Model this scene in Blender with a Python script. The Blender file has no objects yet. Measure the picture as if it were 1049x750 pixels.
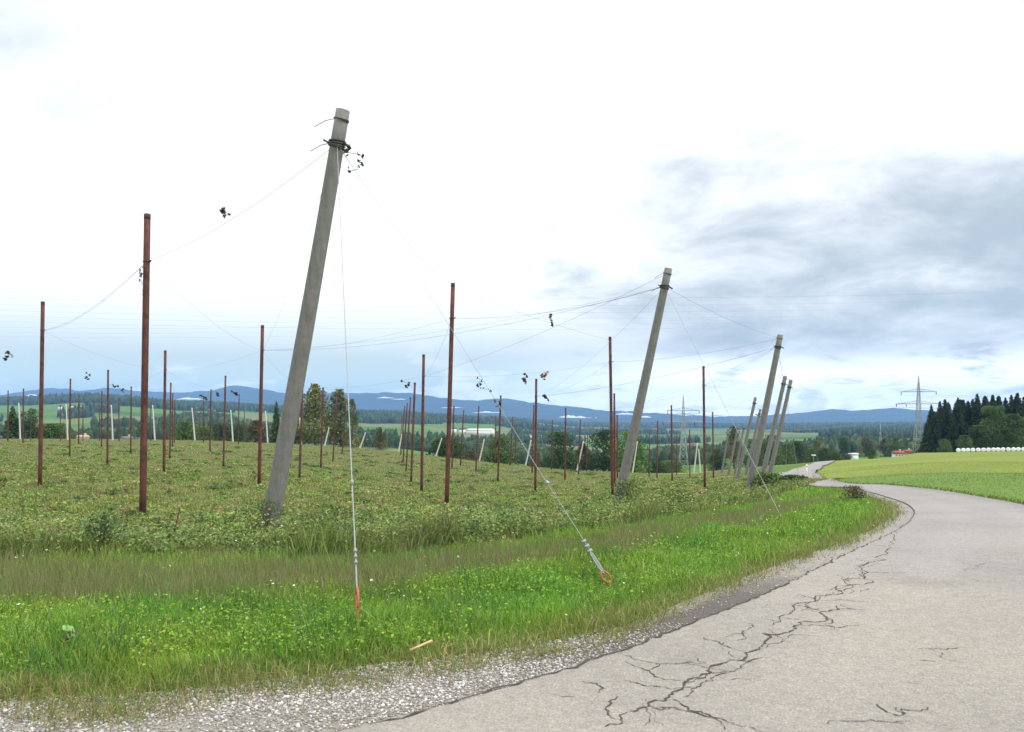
import bpy, math, random
import numpy as np
from mathutils import Vector, Matrix
R = math.radians
rng = np.random.RandomState(11); random.seed(11)
sc = bpy.context.scene

# ---------------------------------------------------------------- camera
cd = bpy.data.cameras.new('camera'); cam = bpy.data.objects.new('camera', cd); sc.collection.objects.link(cam); sc.camera = cam
cam.location = (0, 0, 1.6); cam.rotation_euler = (R(90), 0, 0)
cd.sensor_width = 36; cd.lens = 36 * 800 / 1049.0; cd.shift_y = (428 - 375) / 1049.0; cd.clip_start = 0.1; cd.clip_end = 40000

# ---------------------------------------------------------------- sky, sun, exposure
SUN_EL, SUN_AZ = 48.0, 115.0            # elevation; azimuth clockwise from the view direction (+Y)
EXPOSURE = 0.30
w = bpy.data.worlds.new('World'); sc.world = w; w.use_nodes = True
nt = w.node_tree; nt.nodes.clear()
def N(t, **k):
    n = nt.nodes.new(t)
    for a, b in k.items(): setattr(n, a, b)
    return n
def L(a, b): nt.links.new(a, b)
def M(op, a, b=None, clamp=False):
    n = N('ShaderNodeMath', operation=op); n.use_clamp = clamp
    for i, v in enumerate((a, b)):
        if v is None: continue
        if isinstance(v, (int, float)): n.inputs[i].default_value = v
        else: L(v, n.inputs[i])
    return n.outputs[0]
def MR(v, a, b, c=0.0, d=1.0, smooth=True):
    n = N('ShaderNodeMapRange'); n.interpolation_type = 'SMOOTHSTEP' if smooth else 'LINEAR'
    L(v, n.inputs[0])
    for i, q in enumerate((a, b, c, d)): n.inputs[i + 1].default_value = q
    return n.outputs[0]
def MIX(f, a, b):
    n = N('ShaderNodeMix', data_type='RGBA')
    if isinstance(f, (int, float)): n.inputs[0].default_value = f
    else: L(f, n.inputs[0])
    for i, v in ((6, a), (7, b)):
        if isinstance(v, tuple): n.inputs[i].default_value = (*v, 1)
        else: L(v, n.inputs[i])
    return n.outputs[2]
sky = N('ShaderNodeTexSky', sky_type='NISHITA'); sky.sun_disc = False
sky.sun_elevation = R(SUN_EL); sky.sun_rotation = R(SUN_AZ); sky.altitude = 600; sky.air_density = 1.0; sky.dust_density = 1.5; sky.ozone_density = 1.5
tc = N('ShaderNodeTexCoord'); sp = N('ShaderNodeSeparateXYZ'); L(tc.outputs['Generated'], sp.inputs[0])
X, Y, Z = sp.outputs
hyp = M('SQRT', M('ADD', M('MULTIPLY', X, X), M('MULTIPLY', Y, Y)))
el = M('DIVIDE', Z, M('MAXIMUM', hyp, 0.001))         # tangent of elevation
az = M('ARCTAN2', X, Y)                               # 0 = view direction, + to the right
# a flat cloud deck seen in perspective
zz = M('ADD', M('MAXIMUM', Z, 0.0), 0.24)
cv = N('ShaderNodeCombineXYZ'); L(M('DIVIDE', X, zz), cv.inputs[0]); L(M('DIVIDE', Y, zz), cv.inputs[1]); cv.inputs[2].default_value = 3.7
def noise(vec, s, det=6, rough=0.55, dist=0.0):
    n = N('ShaderNodeTexNoise'); n.inputs['Scale'].default_value = s; n.inputs['Detail'].default_value = det
    n.inputs['Roughness'].default_value = rough; n.inputs['Distortion'].default_value = dist; L(vec, n.inputs['Vector']); return n.outputs['Fac']
n1 = noise(cv.outputs[0], 1.25, 9, 0.58, 0.5)
n2 = noise(cv.outputs[0], 3.1, 9, 0.62, 0.35)
n3 = noise(cv.outputs[0], 0.28, 3, 0.5, 0.2)
nn = M('ADD', M('ADD', M('MULTIPLY', n1, 0.55), M('MULTIPLY', n2, 0.45)), M('MULTIPLY', M('SUBTRACT', n3, 0.5), 0.5))
rightm = MR(az, -0.22, 0.34)                           # the dark cloud bank stands to the right
lowm = MR(el, 0.42, 0.24)                             # and below the burnt-out deck
bank = M('MULTIPLY', rightm, lowm)
dark = MR(M('ADD', M('MULTIPLY', M('SUBTRACT', nn, 0.5), 2.5), M('MULTIPLY', bank, 0.70)), 0.10, 0.95)
gap = MR(el, 0.11, 0.06)                            # bright break above the hills on the right
dark2 = M('MULTIPLY', dark, M('SUBTRACT', 1.0, M('MULTIPLY', MR(el, 0.10, 0.045), MR(n2, 0.66, 0.50))))
dark2 = M('MULTIPLY', dark2, MR(el, 0.0, 0.09, 0.35, 1.0))
base = MIX(MR(el, 0.17, 0.03), (1.25, 1.25, 1.25), (0.60, 0.72, 0.66))
base = MIX(MR(nn, 0.50, 0.62), base, (1.05, 1.08, 1.10))
base = MIX(M('MULTIPLY', MR(az, -0.1, 0.25), MR(el, 0.16, 0.06)), base, (1.12, 1.14, 1.16))
bm = N('ShaderNodeVectorMath', operation='SCALE'); L(base, bm.inputs[0]); L(M('MULTIPLY', MR(el, 0.08, 0.025, 1.0, 1.55), MR(M('MULTIPLY', rightm, gap), 0.2, 1.0, 1.0, 1.3)), bm.inputs['Scale']); base = bm.outputs[0]
cloudc = MIX(dark2, base, (0.49, 0.545, 0.57))
high = MIX(MR(el, 0.5, 1.2), cloudc, (1.7, 1.7, 1.72))
ground = MIX(MR(Z, -0.01, 0.0), (0.5, 0.55, 0.6), high)
bg1 = N('ShaderNodeBackground'); L(sky.outputs[0], bg1.inputs[0]); bg1.inputs[1].default_value = 0.1
bg2 = N('ShaderNodeBackground'); L(ground, bg2.inputs[0]); bg2.inputs[1].default_value = 1.0
mx = N('ShaderNodeMixShader'); mx.inputs[0].default_value = 0.88; L(bg1.outputs[0], mx.inputs[1]); L(bg2.outputs[0], mx.inputs[2])
L(mx.outputs[0], N('ShaderNodeOutputWorld').inputs[0])
sd = bpy.data.lights.new('sun', 'SUN'); so = bpy.data.objects.new('sun', sd); sc.collection.objects.link(so)
sd.energy = 2.0; sd.angle = R(14); sd.color = (1.0, 0.95, 0.88)
sdir = Vector((math.sin(R(SUN_AZ)) * math.cos(R(SUN_EL)), math.cos(R(SUN_AZ)) * math.cos(R(SUN_EL)), math.sin(R(SUN_EL))))
so.rotation_euler = sdir.to_track_quat('Z', 'Y').to_euler(); so.location = (0, 0, 30)
sc.view_settings.view_transform = 'Standard'; sc.view_settings.look = 'None'; sc.view_settings.exposure = EXPOSURE; sc.view_settings.gamma = 1
sc.view_settings.use_curve_mapping = False
sc.cycles.volume_step_rate = 10; sc.cycles.volume_max_steps = 16; sc.cycles.volume_bounces = 0

# ---------------------------------------------------------------- surveyed data (world metres)
GROUND_POINTS = [(-17.91, 29.63, -0.993), (-8.52, 18.01, -0.696), (-39.65, 70.0, -1.9), (-61.53, 98.25, -1.716), (-69.53, 107.69, -1.631), (-85.2, 147.37, -3.005), (-59.76, 107.69, -2.169), (-77.83, 147.37, -3.005), (-50.75, 96.55, -2.141), (-29.61, 57.14, -1.9), (-64.03, 127.27, -2.218), (-39.62, 81.16, -2.154), (-64.75, 140.0, -2.6), (-19.81, 44.44, -1.567), (-31.06, 70.89, -2.21), (-44.29, 101.82, -2.218), (-53.82, 124.44, -2.6), (-22.26, 60.22, -2.163), (-33.85, 87.5, -2.228), (-47.06, 119.15, -2.123), (-38.5, 109.8, -2.106), (-11.06, 34.15, -1.345), (-24.81, 76.71, -2.427), (-13.49, 49.56, -2.303), (-16.52, 67.47, -2.786), (-18.89, 82.35, -3.032), (-22.98, 105.66, -3.155), (-25.67, 124.44, -3.222), (-2.04, 24.35, -1.2), (-4.57, 39.44, -2.196), (-7.03, 54.37, -2.953), (-9.88, 72.73, -3.491), (-12.63, 90.32, -3.706), (-15.96, 112.0, -3.72), (-6.48, 98.25, -4.418), (-3.87, 83.58, -4.146), (-1.14, 62.92, -3.591), (1.44, 48.28, -2.986), (-0.29, 112.0, -5.26), (0.55, 133.33, -6.567), (-2.55, 116.67, -5.254), (2.08, 81.16, -4.081), (5.13, 75.68, -4.454), (-6.73, 87.5, -4.088), (4.37, 33.94, -1.879), (7.61, 57.73, -3.596), (11.63, 86.15, -5.077), (8.51, 100.0, -5.65), (14.09, 147.37, -8.532), (5.56, 109.8, -5.675), (20.49, 116.67, -7.15), (17.62, 94.92, -5.756), (14.73, 71.79, -4.233), (26.81, 127.27, -7.786), (25.51, 112.0, -7.08), (10.89, 44.09, -2.479), (20.95, 81.16, -4.791), (-4.04, 12.96, -0.296), (3.1, 23.05, -0.993), (10.45, 34.57, -1.727), (16.05, 50.45, -2.688), (17.83, 54.37, -2.75), (-94.46, 150.0, -2.525), (-85.35, 150.0, -2.712), (-76.69, 150.0, -2.712), (-68.61, 150.0, -2.712), (-60.92, 150.0, -2.712), (-53.61, 150.0, -2.9), (-46.89, 150.0, -3.65), (-40.41, 150.0, -4.025), (-36.13, 150.0, -4.212), (-29.38, 150.0, -4.588), (-21.84, 150.0, -4.962), (-14.78, 150.0, -6.087), (-6.38, 150.0, -7.025), (2.53, 150.0, -7.775), (12.47, 150.0, -8.525), (23.14, 150.0, -8.9), (34.89, 150.0, -9.275), (36.17, 150.0, -8.9), (11.15, 17, -0.312), (22.83, 40, -1.2), (39.94, 70, -2.337), (68.48, 120, -4.1), (102.71, 180, -6.275), (23.47, 50, -2.056), (42.24, 90, -3.913), (70.41, 150, -6.275), (26.0, 62, -2.663), (41.94, 100, -4.4), (62.91, 150, -6.556), (26.23, 40, -1.35), (45.89, 70, -2.425), (78.67, 120, -4.1), (118.01, 180, -6.162), (56.82, 145, -6.828), (26.39, 75, -3.697), (14.75, 38, -1.516), (17.8, 46, -2.195), (21.28, 55, -2.869), (25.12, 66, -3.35), (11.88, 27.5, -0.858), (10.27, 22, -0.559), (7.11, 14.2, -0.21), (8.76, 17.5, -0.369), (72.55, 80, -3.0), (163.24, 180, -6.05), (36.27, 40, -1.5), (-96.81, 100, -1.775), (-145.22, 150, -2.9), (-29.04, 30, -0.725), (0, 0, 0), (0, 4, 0), (2, 4, 0), (-3, 4, 0), (-0.7, 4, 0), (1.4, 6.3, 0), (3.5, 8.7, 0.0), (6, 6, 0), (8, 10, 0), (-3, 7, 0), (-6, 6.5, -0.02), (-1, 8, -0.02), (2, 10, -0.05), (-5, 9.5, -0.1), (-9, 9, -0.1), (-2, 11, -0.16), (4, 16, -0.45), (-16, 14, -0.45), (-12, 5, 0), (-25, 8, -0.1), (0, -25, 0.1), (15, -20, 0.2), (-30, -20, 0.1), (30, -20, 0.3), (12, 5, 0.05), (25, 10, 0.1), (20, 20, -0.1), (7, 23, -1.0), (-30, 20, -0.75), (-60, 40, -1.2), (60, 40, -0.6), (-221.58, 215.0, -6.021), (-205.46, 215.0, -6.021), (-189.33, 215.0, -6.021), (-173.21, 215.0, -6.021), (-157.08, 215.0, -6.021), (-140.96, 215.0, -6.021), (-124.83, 215.0, -5.99), (-108.71, 215.0, -5.973), (-92.58, 215.0, -5.973), (-76.46, 215.0, -6.635), (-60.33, 215.0, -7.854), (-44.21, 215.0, -8.899), (-28.08, 215.0, -9.708), (-11.96, 215.0, -11.548), (4.17, 215.0, -12.546), (20.29, 215.0, -13.94), (36.42, 215.0, -14.133), (52.54, 215.0, -14.001), (68.67, 215.0, -12.199), (84.79, 215.0, -11.329), (100.92, 215.0, -10.163), (117.04, 215.0, -8.046), (133.17, 215.0, -7.881), (149.29, 215.0, -7.838), (165.42, 215.0, -7.828), (181.54, 215.0, -7.811), (197.67, 215.0, -7.79), (213.79, 215.0, -7.768), (229.92, 215.0, -7.749)]
GRASS_EDGE = [(-9, 3.0), (-4.28, 4.15), (-3.43, 4.26), (-2.85, 4.35), (-2.42, 4.16), (-2.09, 4.13), (-1.75, 4.32), (-1.5, 4.57), (-1.05, 4.54), (-0.63, 4.86), (-0.34, 4.99), (-0.0, 5.11), (0.62, 5.51), (1.19, 6.18), (2.15, 7.35), (3.35, 8.81), (4.22, 9.8), (5.56, 11.7), (6.97, 14.03), (8.19, 16.44), (9.63, 20.09), (11.46, 26.62), (13.1, 34), (15.3, 43), (18.6, 54), (22, 65), (25.5, 75), (40, 110), (58, 150), (70, 176), (76, 200)]
ASPHALT_EDGE = [(-5, 1.8), (-1.9, 3.2), (-0.72, 3.97), (-0.0, 4.55), (0.7, 5.2), (1.32, 5.89), (2.26, 6.91), (3.91, 9.08), (5.54, 11.26), (6.84, 13.33), (8.14, 15.74), (9.39, 18.76)]
ROAD_RIGHT = [(3.6, -6), (3.9, 0), (5.6, 5), (7.6, 9), (9.6, 13.2), (11.1, 17), (11.66, 20.26), (12.95, 27.24), (15.18, 37.31), (18.6, 44), (21.8, 54), (25.2, 65), (29.2, 75), (44, 110), (62, 150), (74, 176), (81, 200)]
DRY_BAND = [(-8.2, 7.96), (-5.8, 8.84), (-4.25, 8.63), (-2.93, 8.92), (-1.52, 9.01), (-0.01, 10.05), (1.73, 11.99), (6.7, 20.5), (9.67, 23.77), (8.55, 21.01), (4.46, 13.63), (1.38, 9.54), (-0.01, 8.27), (-1.21, 7.18), (-2.25, 6.86), (-3.21, 6.5), (-4.35, 6.64), (-6.61, 6.41)]
FIELD_EDGE = [(-8.86, 8.6), (-6.0, 9.15), (-3.06, 9.33), (-1.59, 9.43), (-0.01, 10.74), (1.92, 13.27), (7.96, 24.34), (16.5, 41), (19, 55), (22.5, 68), (27, 82), (36, 110), (46, 140)]
CRACKS = [(1.6, [(0.47, 3.95), (0.67, 4.17), (0.88, 4.37), (1.0, 4.55), (1.22, 4.79), (1.55, 5.14), (1.75, 5.4), (2.06, 5.73), (2.22, 5.98), (2.46, 6.25), (2.69, 6.47)]), (1.2, [(1.93, 5.86), (2.15, 6.18), (2.37, 6.55), (2.64, 6.79), (3.02, 7.24), (3.57, 7.99), (3.95, 8.5), (4.61, 9.47), (5.74, 11.38)]), (1, [(1.36, 5.54), (1.44, 5.4), (1.56, 5.18)]), (0.8, [(0.7, 5.17), (0.81, 5.03), (0.97, 4.96), (1.24, 4.98)]), (1, [(0.67, 4.64), (0.81, 4.55), (0.92, 4.49)]), (1.1, [(0.89, 4.34), (0.94, 4.17), (1.04, 4.09), (1.14, 3.99)]), (0.8, [(1.58, 5.47), (1.72, 5.73), (1.82, 5.92), (1.75, 5.95)]), (0.9, [(0.42, 4.63), (0.5, 4.59), (0.53, 4.51), (0.49, 4.44)]), (0.8, [(1.61, 3.99), (1.77, 4.02), (1.91, 4.02), (2.0, 3.99)]), (1.1, [(1.99, 4.26), (1.99, 4.15), (2.03, 4.09), (2.09, 4.19), (2.25, 4.22)]), (0.8, [(2.74, 5.28), (2.9, 5.26), (3.1, 5.31)]), (0.8, [(2.62, 5.02), (2.71, 5.0)]), (0.7, [(2.33, 4.61), (2.38, 4.59)]), (0.8, [(3.58, 7.91), (3.73, 7.84), (3.99, 7.86)]), (1, [(3.12, 6.99), (3.27, 7.1)]), (0.7, [(1.72, 5.29), (2.02, 5.62), (2.19, 5.56)]), (0.9, [(0.75, 4.2), (0.92, 4.19)]), (0.7, [(0.8, 4.79), (0.97, 4.96)]), (0.7, [(0.23, 4.41), (0.35, 4.37)]), (0.9, [(0.96, 4.37), (1.13, 4.61), (1.33, 4.79), (1.54, 5.03)]), (0.8, [(2.34, 6.32), (2.66, 6.76), (2.91, 6.96), (3.23, 7.54), (3.59, 7.93)]), (0.7, [(3.24, 7.75), (3.21, 7.43), (3.46, 7.64), (3.93, 8.36)]), (0.7, [(2.12, 6.11), (2.24, 6.05)]), (0.6, [(4.56, 7.86), (5.04, 8.35), (5.29, 8.43)]), (0.6, [(4.34, 7.64), (4.44, 7.43), (4.51, 7.33)])]
RED_POSTS = [
(-17.91, 29.63, -17.8, 6.01, 'rust-red steel post at the left, second tallest red one on that side'),
(-8.52, 18.01, -8.41, 6.3, 'tallest rust-red steel post, standing alone at left of the leaning concrete pole'),
(-39.65, 70.0, -39.58, 5.1, 'thin rusty post between the two tall left posts, nearer the left one'),
(-61.53, 98.25, -61.46, 5.28, 'thin dark post by the dark conifer at the left, on its right side'),
(-69.53, 107.69, -69.48, 5.37, 'short rusty post with dry vine at its top, at the far left edge'),
(-85.2, 147.37, -85.2, 3.99, 'small rusty post just left of the second pale leaning pole'),
(-59.76, 107.69, -59.7, 4.83, 'small rusty post just right of the second pale leaning pole'),
(-76.91, 140, -76.91, 3.35, 'faint stub of a post right behind the one beside the second pale pole'),
(-86.27, 140, -86.27, 3.0, 'faint thin post over the dark bushes at the left'),
(-77.83, 147.37, -77.83, 3.99, 'faint thin post left of a close rusty pair near the dark post'),
(-50.75, 96.55, -50.7, 4.86, 'rusty post close behind the dark mid-sized post left of the tallest red post'),
(-29.61, 57.14, -29.55, 5.1, 'dark mid-sized post halfway between the two tall left posts'),
(-64.03, 127.27, -64.07, 4.78, 'faint post just right of the third pale leaning pole'),
(-39.62, 81.16, -39.57, 4.85, 'thin post just left of the tallest red post'),
(-64.75, 140.0, -64.75, 4.4, 'faint post just right of the tallest red post, by the fourth pale pole'),
(-19.81, 44.44, -19.73, 5.43, 'rusty post right of the tallest red one, front of a close cluster'),
(-31.06, 70.89, -30.97, 4.79, 'rusty post second in the close cluster right of the tallest red post'),
(-44.29, 101.82, -44.23, 4.78, 'small post third in the close cluster right of the tallest red post'),
(-53.82, 124.44, -53.74, 4.4, 'smallest and last post in the close cluster right of the tallest red post'),
(-22.26, 60.22, -22.09, 4.84, 'rusty post standing clear midway between the cluster and the leaning concrete pole'),
(-33.85, 87.5, -33.72, 4.77, 'thinner rusty post just left of the clear midway post'),
(-47.06, 119.15, -47.08, 4.88, 'small post under a tuft of dry vine, left of the thinner rusty pair'),
(-66.1, 165.0, -66.1, 2.63, 'faint small post just right of the fifth pale leaning pole'),
(-62.18, 165.0, -62.1, 2.84, 'faint small post just left of the sixth pale leaning pole'),
(-38.5, 109.8, -38.36, 4.89, 'small post right of the sixth pale leaning pole'),
(-56.62, 165.0, -56.53, 3.04, 'faint stub post right of the sixth pale leaning pole, over the dark hedge'),
(-11.06, 34.15, -10.91, 5.65, 'tall rusty post just left of the foot of the big leaning concrete pole'),
(-24.81, 76.71, -24.69, 4.57, 'rusty post hidden close behind the tall one left of the big concrete pole'),
(-13.49, 49.56, -13.26, 4.7, 'rusty post just right of the big leaning concrete pole'),
(-16.52, 67.47, -16.32, 4.21, 'rusty post in front of the olive tall tree'),
(-18.89, 82.35, -18.48, 3.97, 'thinner rusty post in front of the right part of the olive tall tree'),
(-22.98, 105.66, -22.44, 3.85, 'small post at the right edge of the olive tall tree'),
(-25.67, 124.44, -25.28, 3.78, 'smallest post just right of the olive tall tree'),
(-2.04, 24.35, -1.84, 5.8, 'tallest red post in the middle of the field, front of the middle row'),
(-4.57, 39.44, -4.46, 4.8, 'second post of the middle row, just left of the tall front one'),
(-7.03, 54.37, -6.76, 4.05, 'third post back in the middle row'),
(-9.88, 72.73, -9.45, 3.51, 'fourth post back in the middle row'),
(-12.63, 90.32, -12.1, 3.29, 'fifth post back in the middle row'),
(-15.96, 112.0, -15.36, 3.28, 'sixth post back in the middle row'),
(-23.97, 165.0, -23.12, 1.6, 'last and shortest post of the middle row, by a pale pole'),
(-6.48, 98.25, -6.08, 2.58, 'small post just right of the tall middle post'),
(-3.87, 83.58, -3.55, 2.85, 'thin post left of the round green bush'),
(-1.14, 62.92, -0.9, 3.41, 'thin post in front of the round green bush, vine caught at its top'),
(1.44, 48.28, 1.5, 4.01, 'rusty post with an orange clump of dry vine above it'),
(-0.29, 112.0, 0.13, 1.74, 'faint short post right of the round green bush'),
(0.55, 133.33, 0.75, 0.43, 'faintest short post right of the round green bush, last of a pair'),
(-2.55, 116.67, -2.41, 1.75, 'faint post behind the round green bush'),
(2.08, 81.16, 2.28, 2.92, 'thin post close behind the one with the orange vine clump'),
(5.13, 75.68, 5.21, 2.55, 'thin post midway between the orange vine clump and the second concrete pole'),
(-6.73, 87.5, -6.51, 2.91, 'faint post right behind the tall middle post'),
(4.37, 33.94, 4.26, 5.12, 'tall rusty post touching the second leaning concrete pole at its left'),
(7.61, 57.73, 7.56, 3.4, 'shorter post close behind the tall one beside the second concrete pole'),
(11.63, 86.15, 11.61, 1.92, 'shortest post of the three beside the second concrete pole'),
(8.51, 100.0, 8.75, 1.35, 'thin post beside the short pale pole in front of brown tree'),
(14.09, 147.37, 14.28, -1.53, 'faint post in front of the brown tree'),
(5.56, 109.8, 5.7, 1.33, 'faint post left of the dark tree near the second concrete pole'),
(20.49, 116.67, 20.56, -0.15, 'faint post right of the bright green tree'),
(17.62, 94.92, 17.7, 1.24, 'thin post right of the bright green tree, over the low shrub'),
(14.73, 71.79, 14.65, 2.77, 'dark post just left of the lattice pylon'),
(26.81, 127.27, 26.89, -0.79, 'faint post in front of the lattice pylon'),
(25.51, 112.0, 25.48, -0.08, 'small post just right of the lattice pylon'),
(10.89, 44.09, 10.81, 4.52, 'rusty tall post right of the lattice pylon, standing alone'),
(20.95, 81.16, 20.85, 2.21, 'thin dark post left of the cluster of leaning concrete poles')]
CONCRETE_POLES = [
(-4.04, 12.96, -2.66, 12.29, 6.44, 'big leaning concrete pole in front, taller than all others'),
(3.1, 23.05, 4.45, 22.21, 5.85, 'second tallest leaning concrete pole, between two groups of red posts'),
(10.45, 34.57, 11.61, 33.78, 5.19, 'front and tallest pole of the leaning concrete cluster by the road bend'),
(16.05, 50.45, 17.35, 49.56, 4.26, 'concrete pole just right of the front one in the road bend cluster'),
(17.83, 54.37, 19.11, 53.49, 4.21, 'rightmost concrete pole of the cluster by the road bend'),
(24.23, 81.16, 25.54, 80.28, 2.5, 'forked-looking concrete pole with a crosspiece just left of the front cluster pole'),
(19.68, 68.29, 21.02, 67.4, 3.37, 'slim concrete pole close left of the front cluster pole'),
(30.68, 107.69, 31.82, 106.94, 0.66, 'short concrete pole fourth from the left in the road bend cluster'),
(29.25, 105.66, 30.37, 104.93, 0.68, 'short concrete pole second from the left in the road bend cluster'),
(34.89, 130, 35.87, 129.37, -0.66, 'leftmost short concrete pole of the road bend cluster'),
(-95.72, 152.0, -96.01, 152.0, 4.45, 'pale leaning pole in front of the dark conifer at left edge'),
(-86.49, 152.0, -86.81, 152.0, 4.26, 'pale leaning pole below the white farm buildings'),
(-77.71, 152.0, -78.0, 152.0, 4.07, 'pale leaning pole beside the dark mid-sized red post'),
(-69.52, 152.0, -69.96, 152.0, 4.07, 'pale leaning pole just right of the tallest red post'),
(-61.73, 152.0, -62.3, 152.0, 3.5, 'pale leaning pole in front of the light green bush'),
(-54.32, 152.0, -54.76, 152.0, 3.12, 'pale leaning pole at the left of the dark hedge'),
(-47.52, 152.0, -47.98, 152.0, 2.93, 'pale leaning pole beside the brown bushes left of the big concrete pole'),
(-40.41, 150, -40.78, 150, 1.6, 'pale pole half hidden behind the rusty post right of the big concrete pole'),
(-36.61, 152.0, -35.62, 152.0, -0.3, 'pale pole leaning right in front of the olive tall tree'),
(-29.77, 152.0, -28.52, 152.0, -1.25, 'pale pole leaning right, just right of the thin white guy cable'),
(-22.14, 152.0, -21.47, 152.0, -1.63, 'pale pole leaning right within the middle row of posts'),
(-14.97, 152.0, -13.68, 152.0, -2.39, "pale pole leaning right, left of the tall middle post's neighbour bush"),
(-6.46, 152.0, -5.41, 152.0, -2.58, 'pale pole leaning right at the left of the round green bush'),
(2.57, 152.0, 3.71, 152.0, -2.77, 'pale pole leaning right, left of the post with orange vine'),
(12.64, 152.0, 13.91, 152.0, -2.96, 'pale pole leaning right in front of the brown tree'),
(23.45, 152.0, 24.41, 152.0, -2.96, 'pale pole just right of the second leaning concrete pole, before the bright green tree'),
(35.36, 152.0, 36.08, 152.0, -3.34, 'pale pole leaning right, right of the lattice pylon'),
(36.65, 152.0, 36.33, 152.0, -4.48, 'faint pale pole leaning left just right of the lattice pylon, shorter than its neighbour')]
TREES = [
('conifer', -111.9, 175, 8.3, 3.7, 'dark conifer beside the leftmost pale pole'),
('bush', -107.5, 175, 7.4, 4.4, 'dark broad tree right against the dark conifer'),
('bush', -102.9, 175, 4.0, 5.7, 'light green low bush between the tall left post and the pale pole'),
('bush', -113.6, 200, 3.0, 3.5, 'small green bush at the foot of the second pale pole'),
('bush', -166.4, 330, 9.4, 2.9, 'small dark tree beside the grey-roofed farmhouse'),
('bush', -157.4, 330, 7.8, 2.5, 'small round tree right of the grey-roofed farmhouse'),
('bush', -73.4, 175, 4.7, 5.2, 'light green bush beside the fifth pale pole'),
('bush', -75.4, 190, 4.4, 4.8, 'dull green bush right of the light green one'),
('bush', -89.5, 240, 7.1, 7.2, 'dark hedge-like tree between the pale poles'),
('bush', -83.8, 240, 7.6, 6.6, 'dark tree right of the hedge-like one'),
('sparse', -60.7, 185, 6.5, 5.1, 'brownish bush left of the tall post and big pole'),
('conifer', -55.8, 185, 11.6, 2.8, 'dark narrow conifer behind the big concrete pole'),
('sparse', -50.5, 180, 9.2, 5.0, 'brown leafy tree at the left of the olive tall tree'),
('sparse', -44.8, 178, 15.1, 7.6, 'tallest olive tree in the middle left, ragged crown'),
('sparse', -39.9, 182, 14.9, 6.4, 'olive tree at the right of the tallest, nearly as tall'),
('sparse', -38.8, 190, 13.6, 3.3, 'slim bare-topped tree at the right end of the olive group'),
('sparse', -28.6, 170, 6.0, 2.8, 'small lone brownish bush right of the white guy cable'),
('bush', -15.2, 175, 5.4, 6.6, 'dark round bush behind the tall middle post'),
('bush', -11.6, 180, 4.5, 4.5, 'small dark bush right of the tall middle post'),
('sparse', -9.0, 170, 2.7, 3.8, 'brownish low bush left of the round green bush'),
('bush', -2.9, 172, 6.3, 6.7, 'round green bush in the centre'),
('sparse', 5.7, 185, 3.3, 3.7, 'low grey-brown bush behind the post with orange vine'),
('bush', 11.0, 178, 8.9, 7.1, 'dark green tree left of the brown tree'),
('sparse', 17.0, 185, 7.0, 5.1, 'brown-green tree between two dark trees'),
('bush', 21.5, 182, 10.1, 6.8, 'dark tall tree behind the three close posts'),
('bush', 27.3, 180, 9.6, 7.2, 'bright green tree right of the second concrete pole'),
('bush', 36.9, 200, 3.4, 6.0, 'low dark shrub left of the lattice pylon'),
('bush', 53.8, 260, 3.9, 6.5, 'low light shrub at the foot of the lattice pylon'),
('sparse', 65.4, 230, 13.1, 4.6, 'brownish autumn tree behind the concrete pole cluster'),
('bush', 61.8, 235, 6.9, 5.3, 'dark tree at the left of the brownish autumn tree'),
('bush', 73.7, 240, 8.8, 6.6, 'green tree between the leaning concrete poles'),
('bush', 79.6, 240, 9.6, 6.6, 'dull green tree right behind the concrete cluster'),
('bush', 86.2, 245, 6.9, 5.5, 'green tree right of the rightmost concrete pole'),
('bush', 96.1, 262, 8.1, 5.9, 'dark tall tree above the far road'),
('bush', 102.8, 270, 5.4, 5.4, 'small round tree above the far road'),
('sparse', 109.7, 280, 8.2, 4.9, 'olive tree right of the small round one'),
('bush', 105.3, 262, 5.2, 5.2, 'dark tree at the right part of the far tree belt'),
('bush', 108.9, 262, 3.7, 4.6, 'last low tree of the far belt before the green field'),
('bush', 140.5, 330, 10.1, 5.0, 'dark tree beside the long brown roof'),
('bush', 189.8, 420, 10.2, 8.4, 'brownish-green tree left of the small pylon'),
('sparse', 94.7, 205, 3.2, 2.0, 'small lone tree on the meadow crest'),
('bush', 196.8, 400, 10.5, 8.0, 'tree behind the red-roofed house'),
('sparse', 205.1, 430, 9.7, 7.5, 'brown autumn tree right of the small pylon')]
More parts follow.
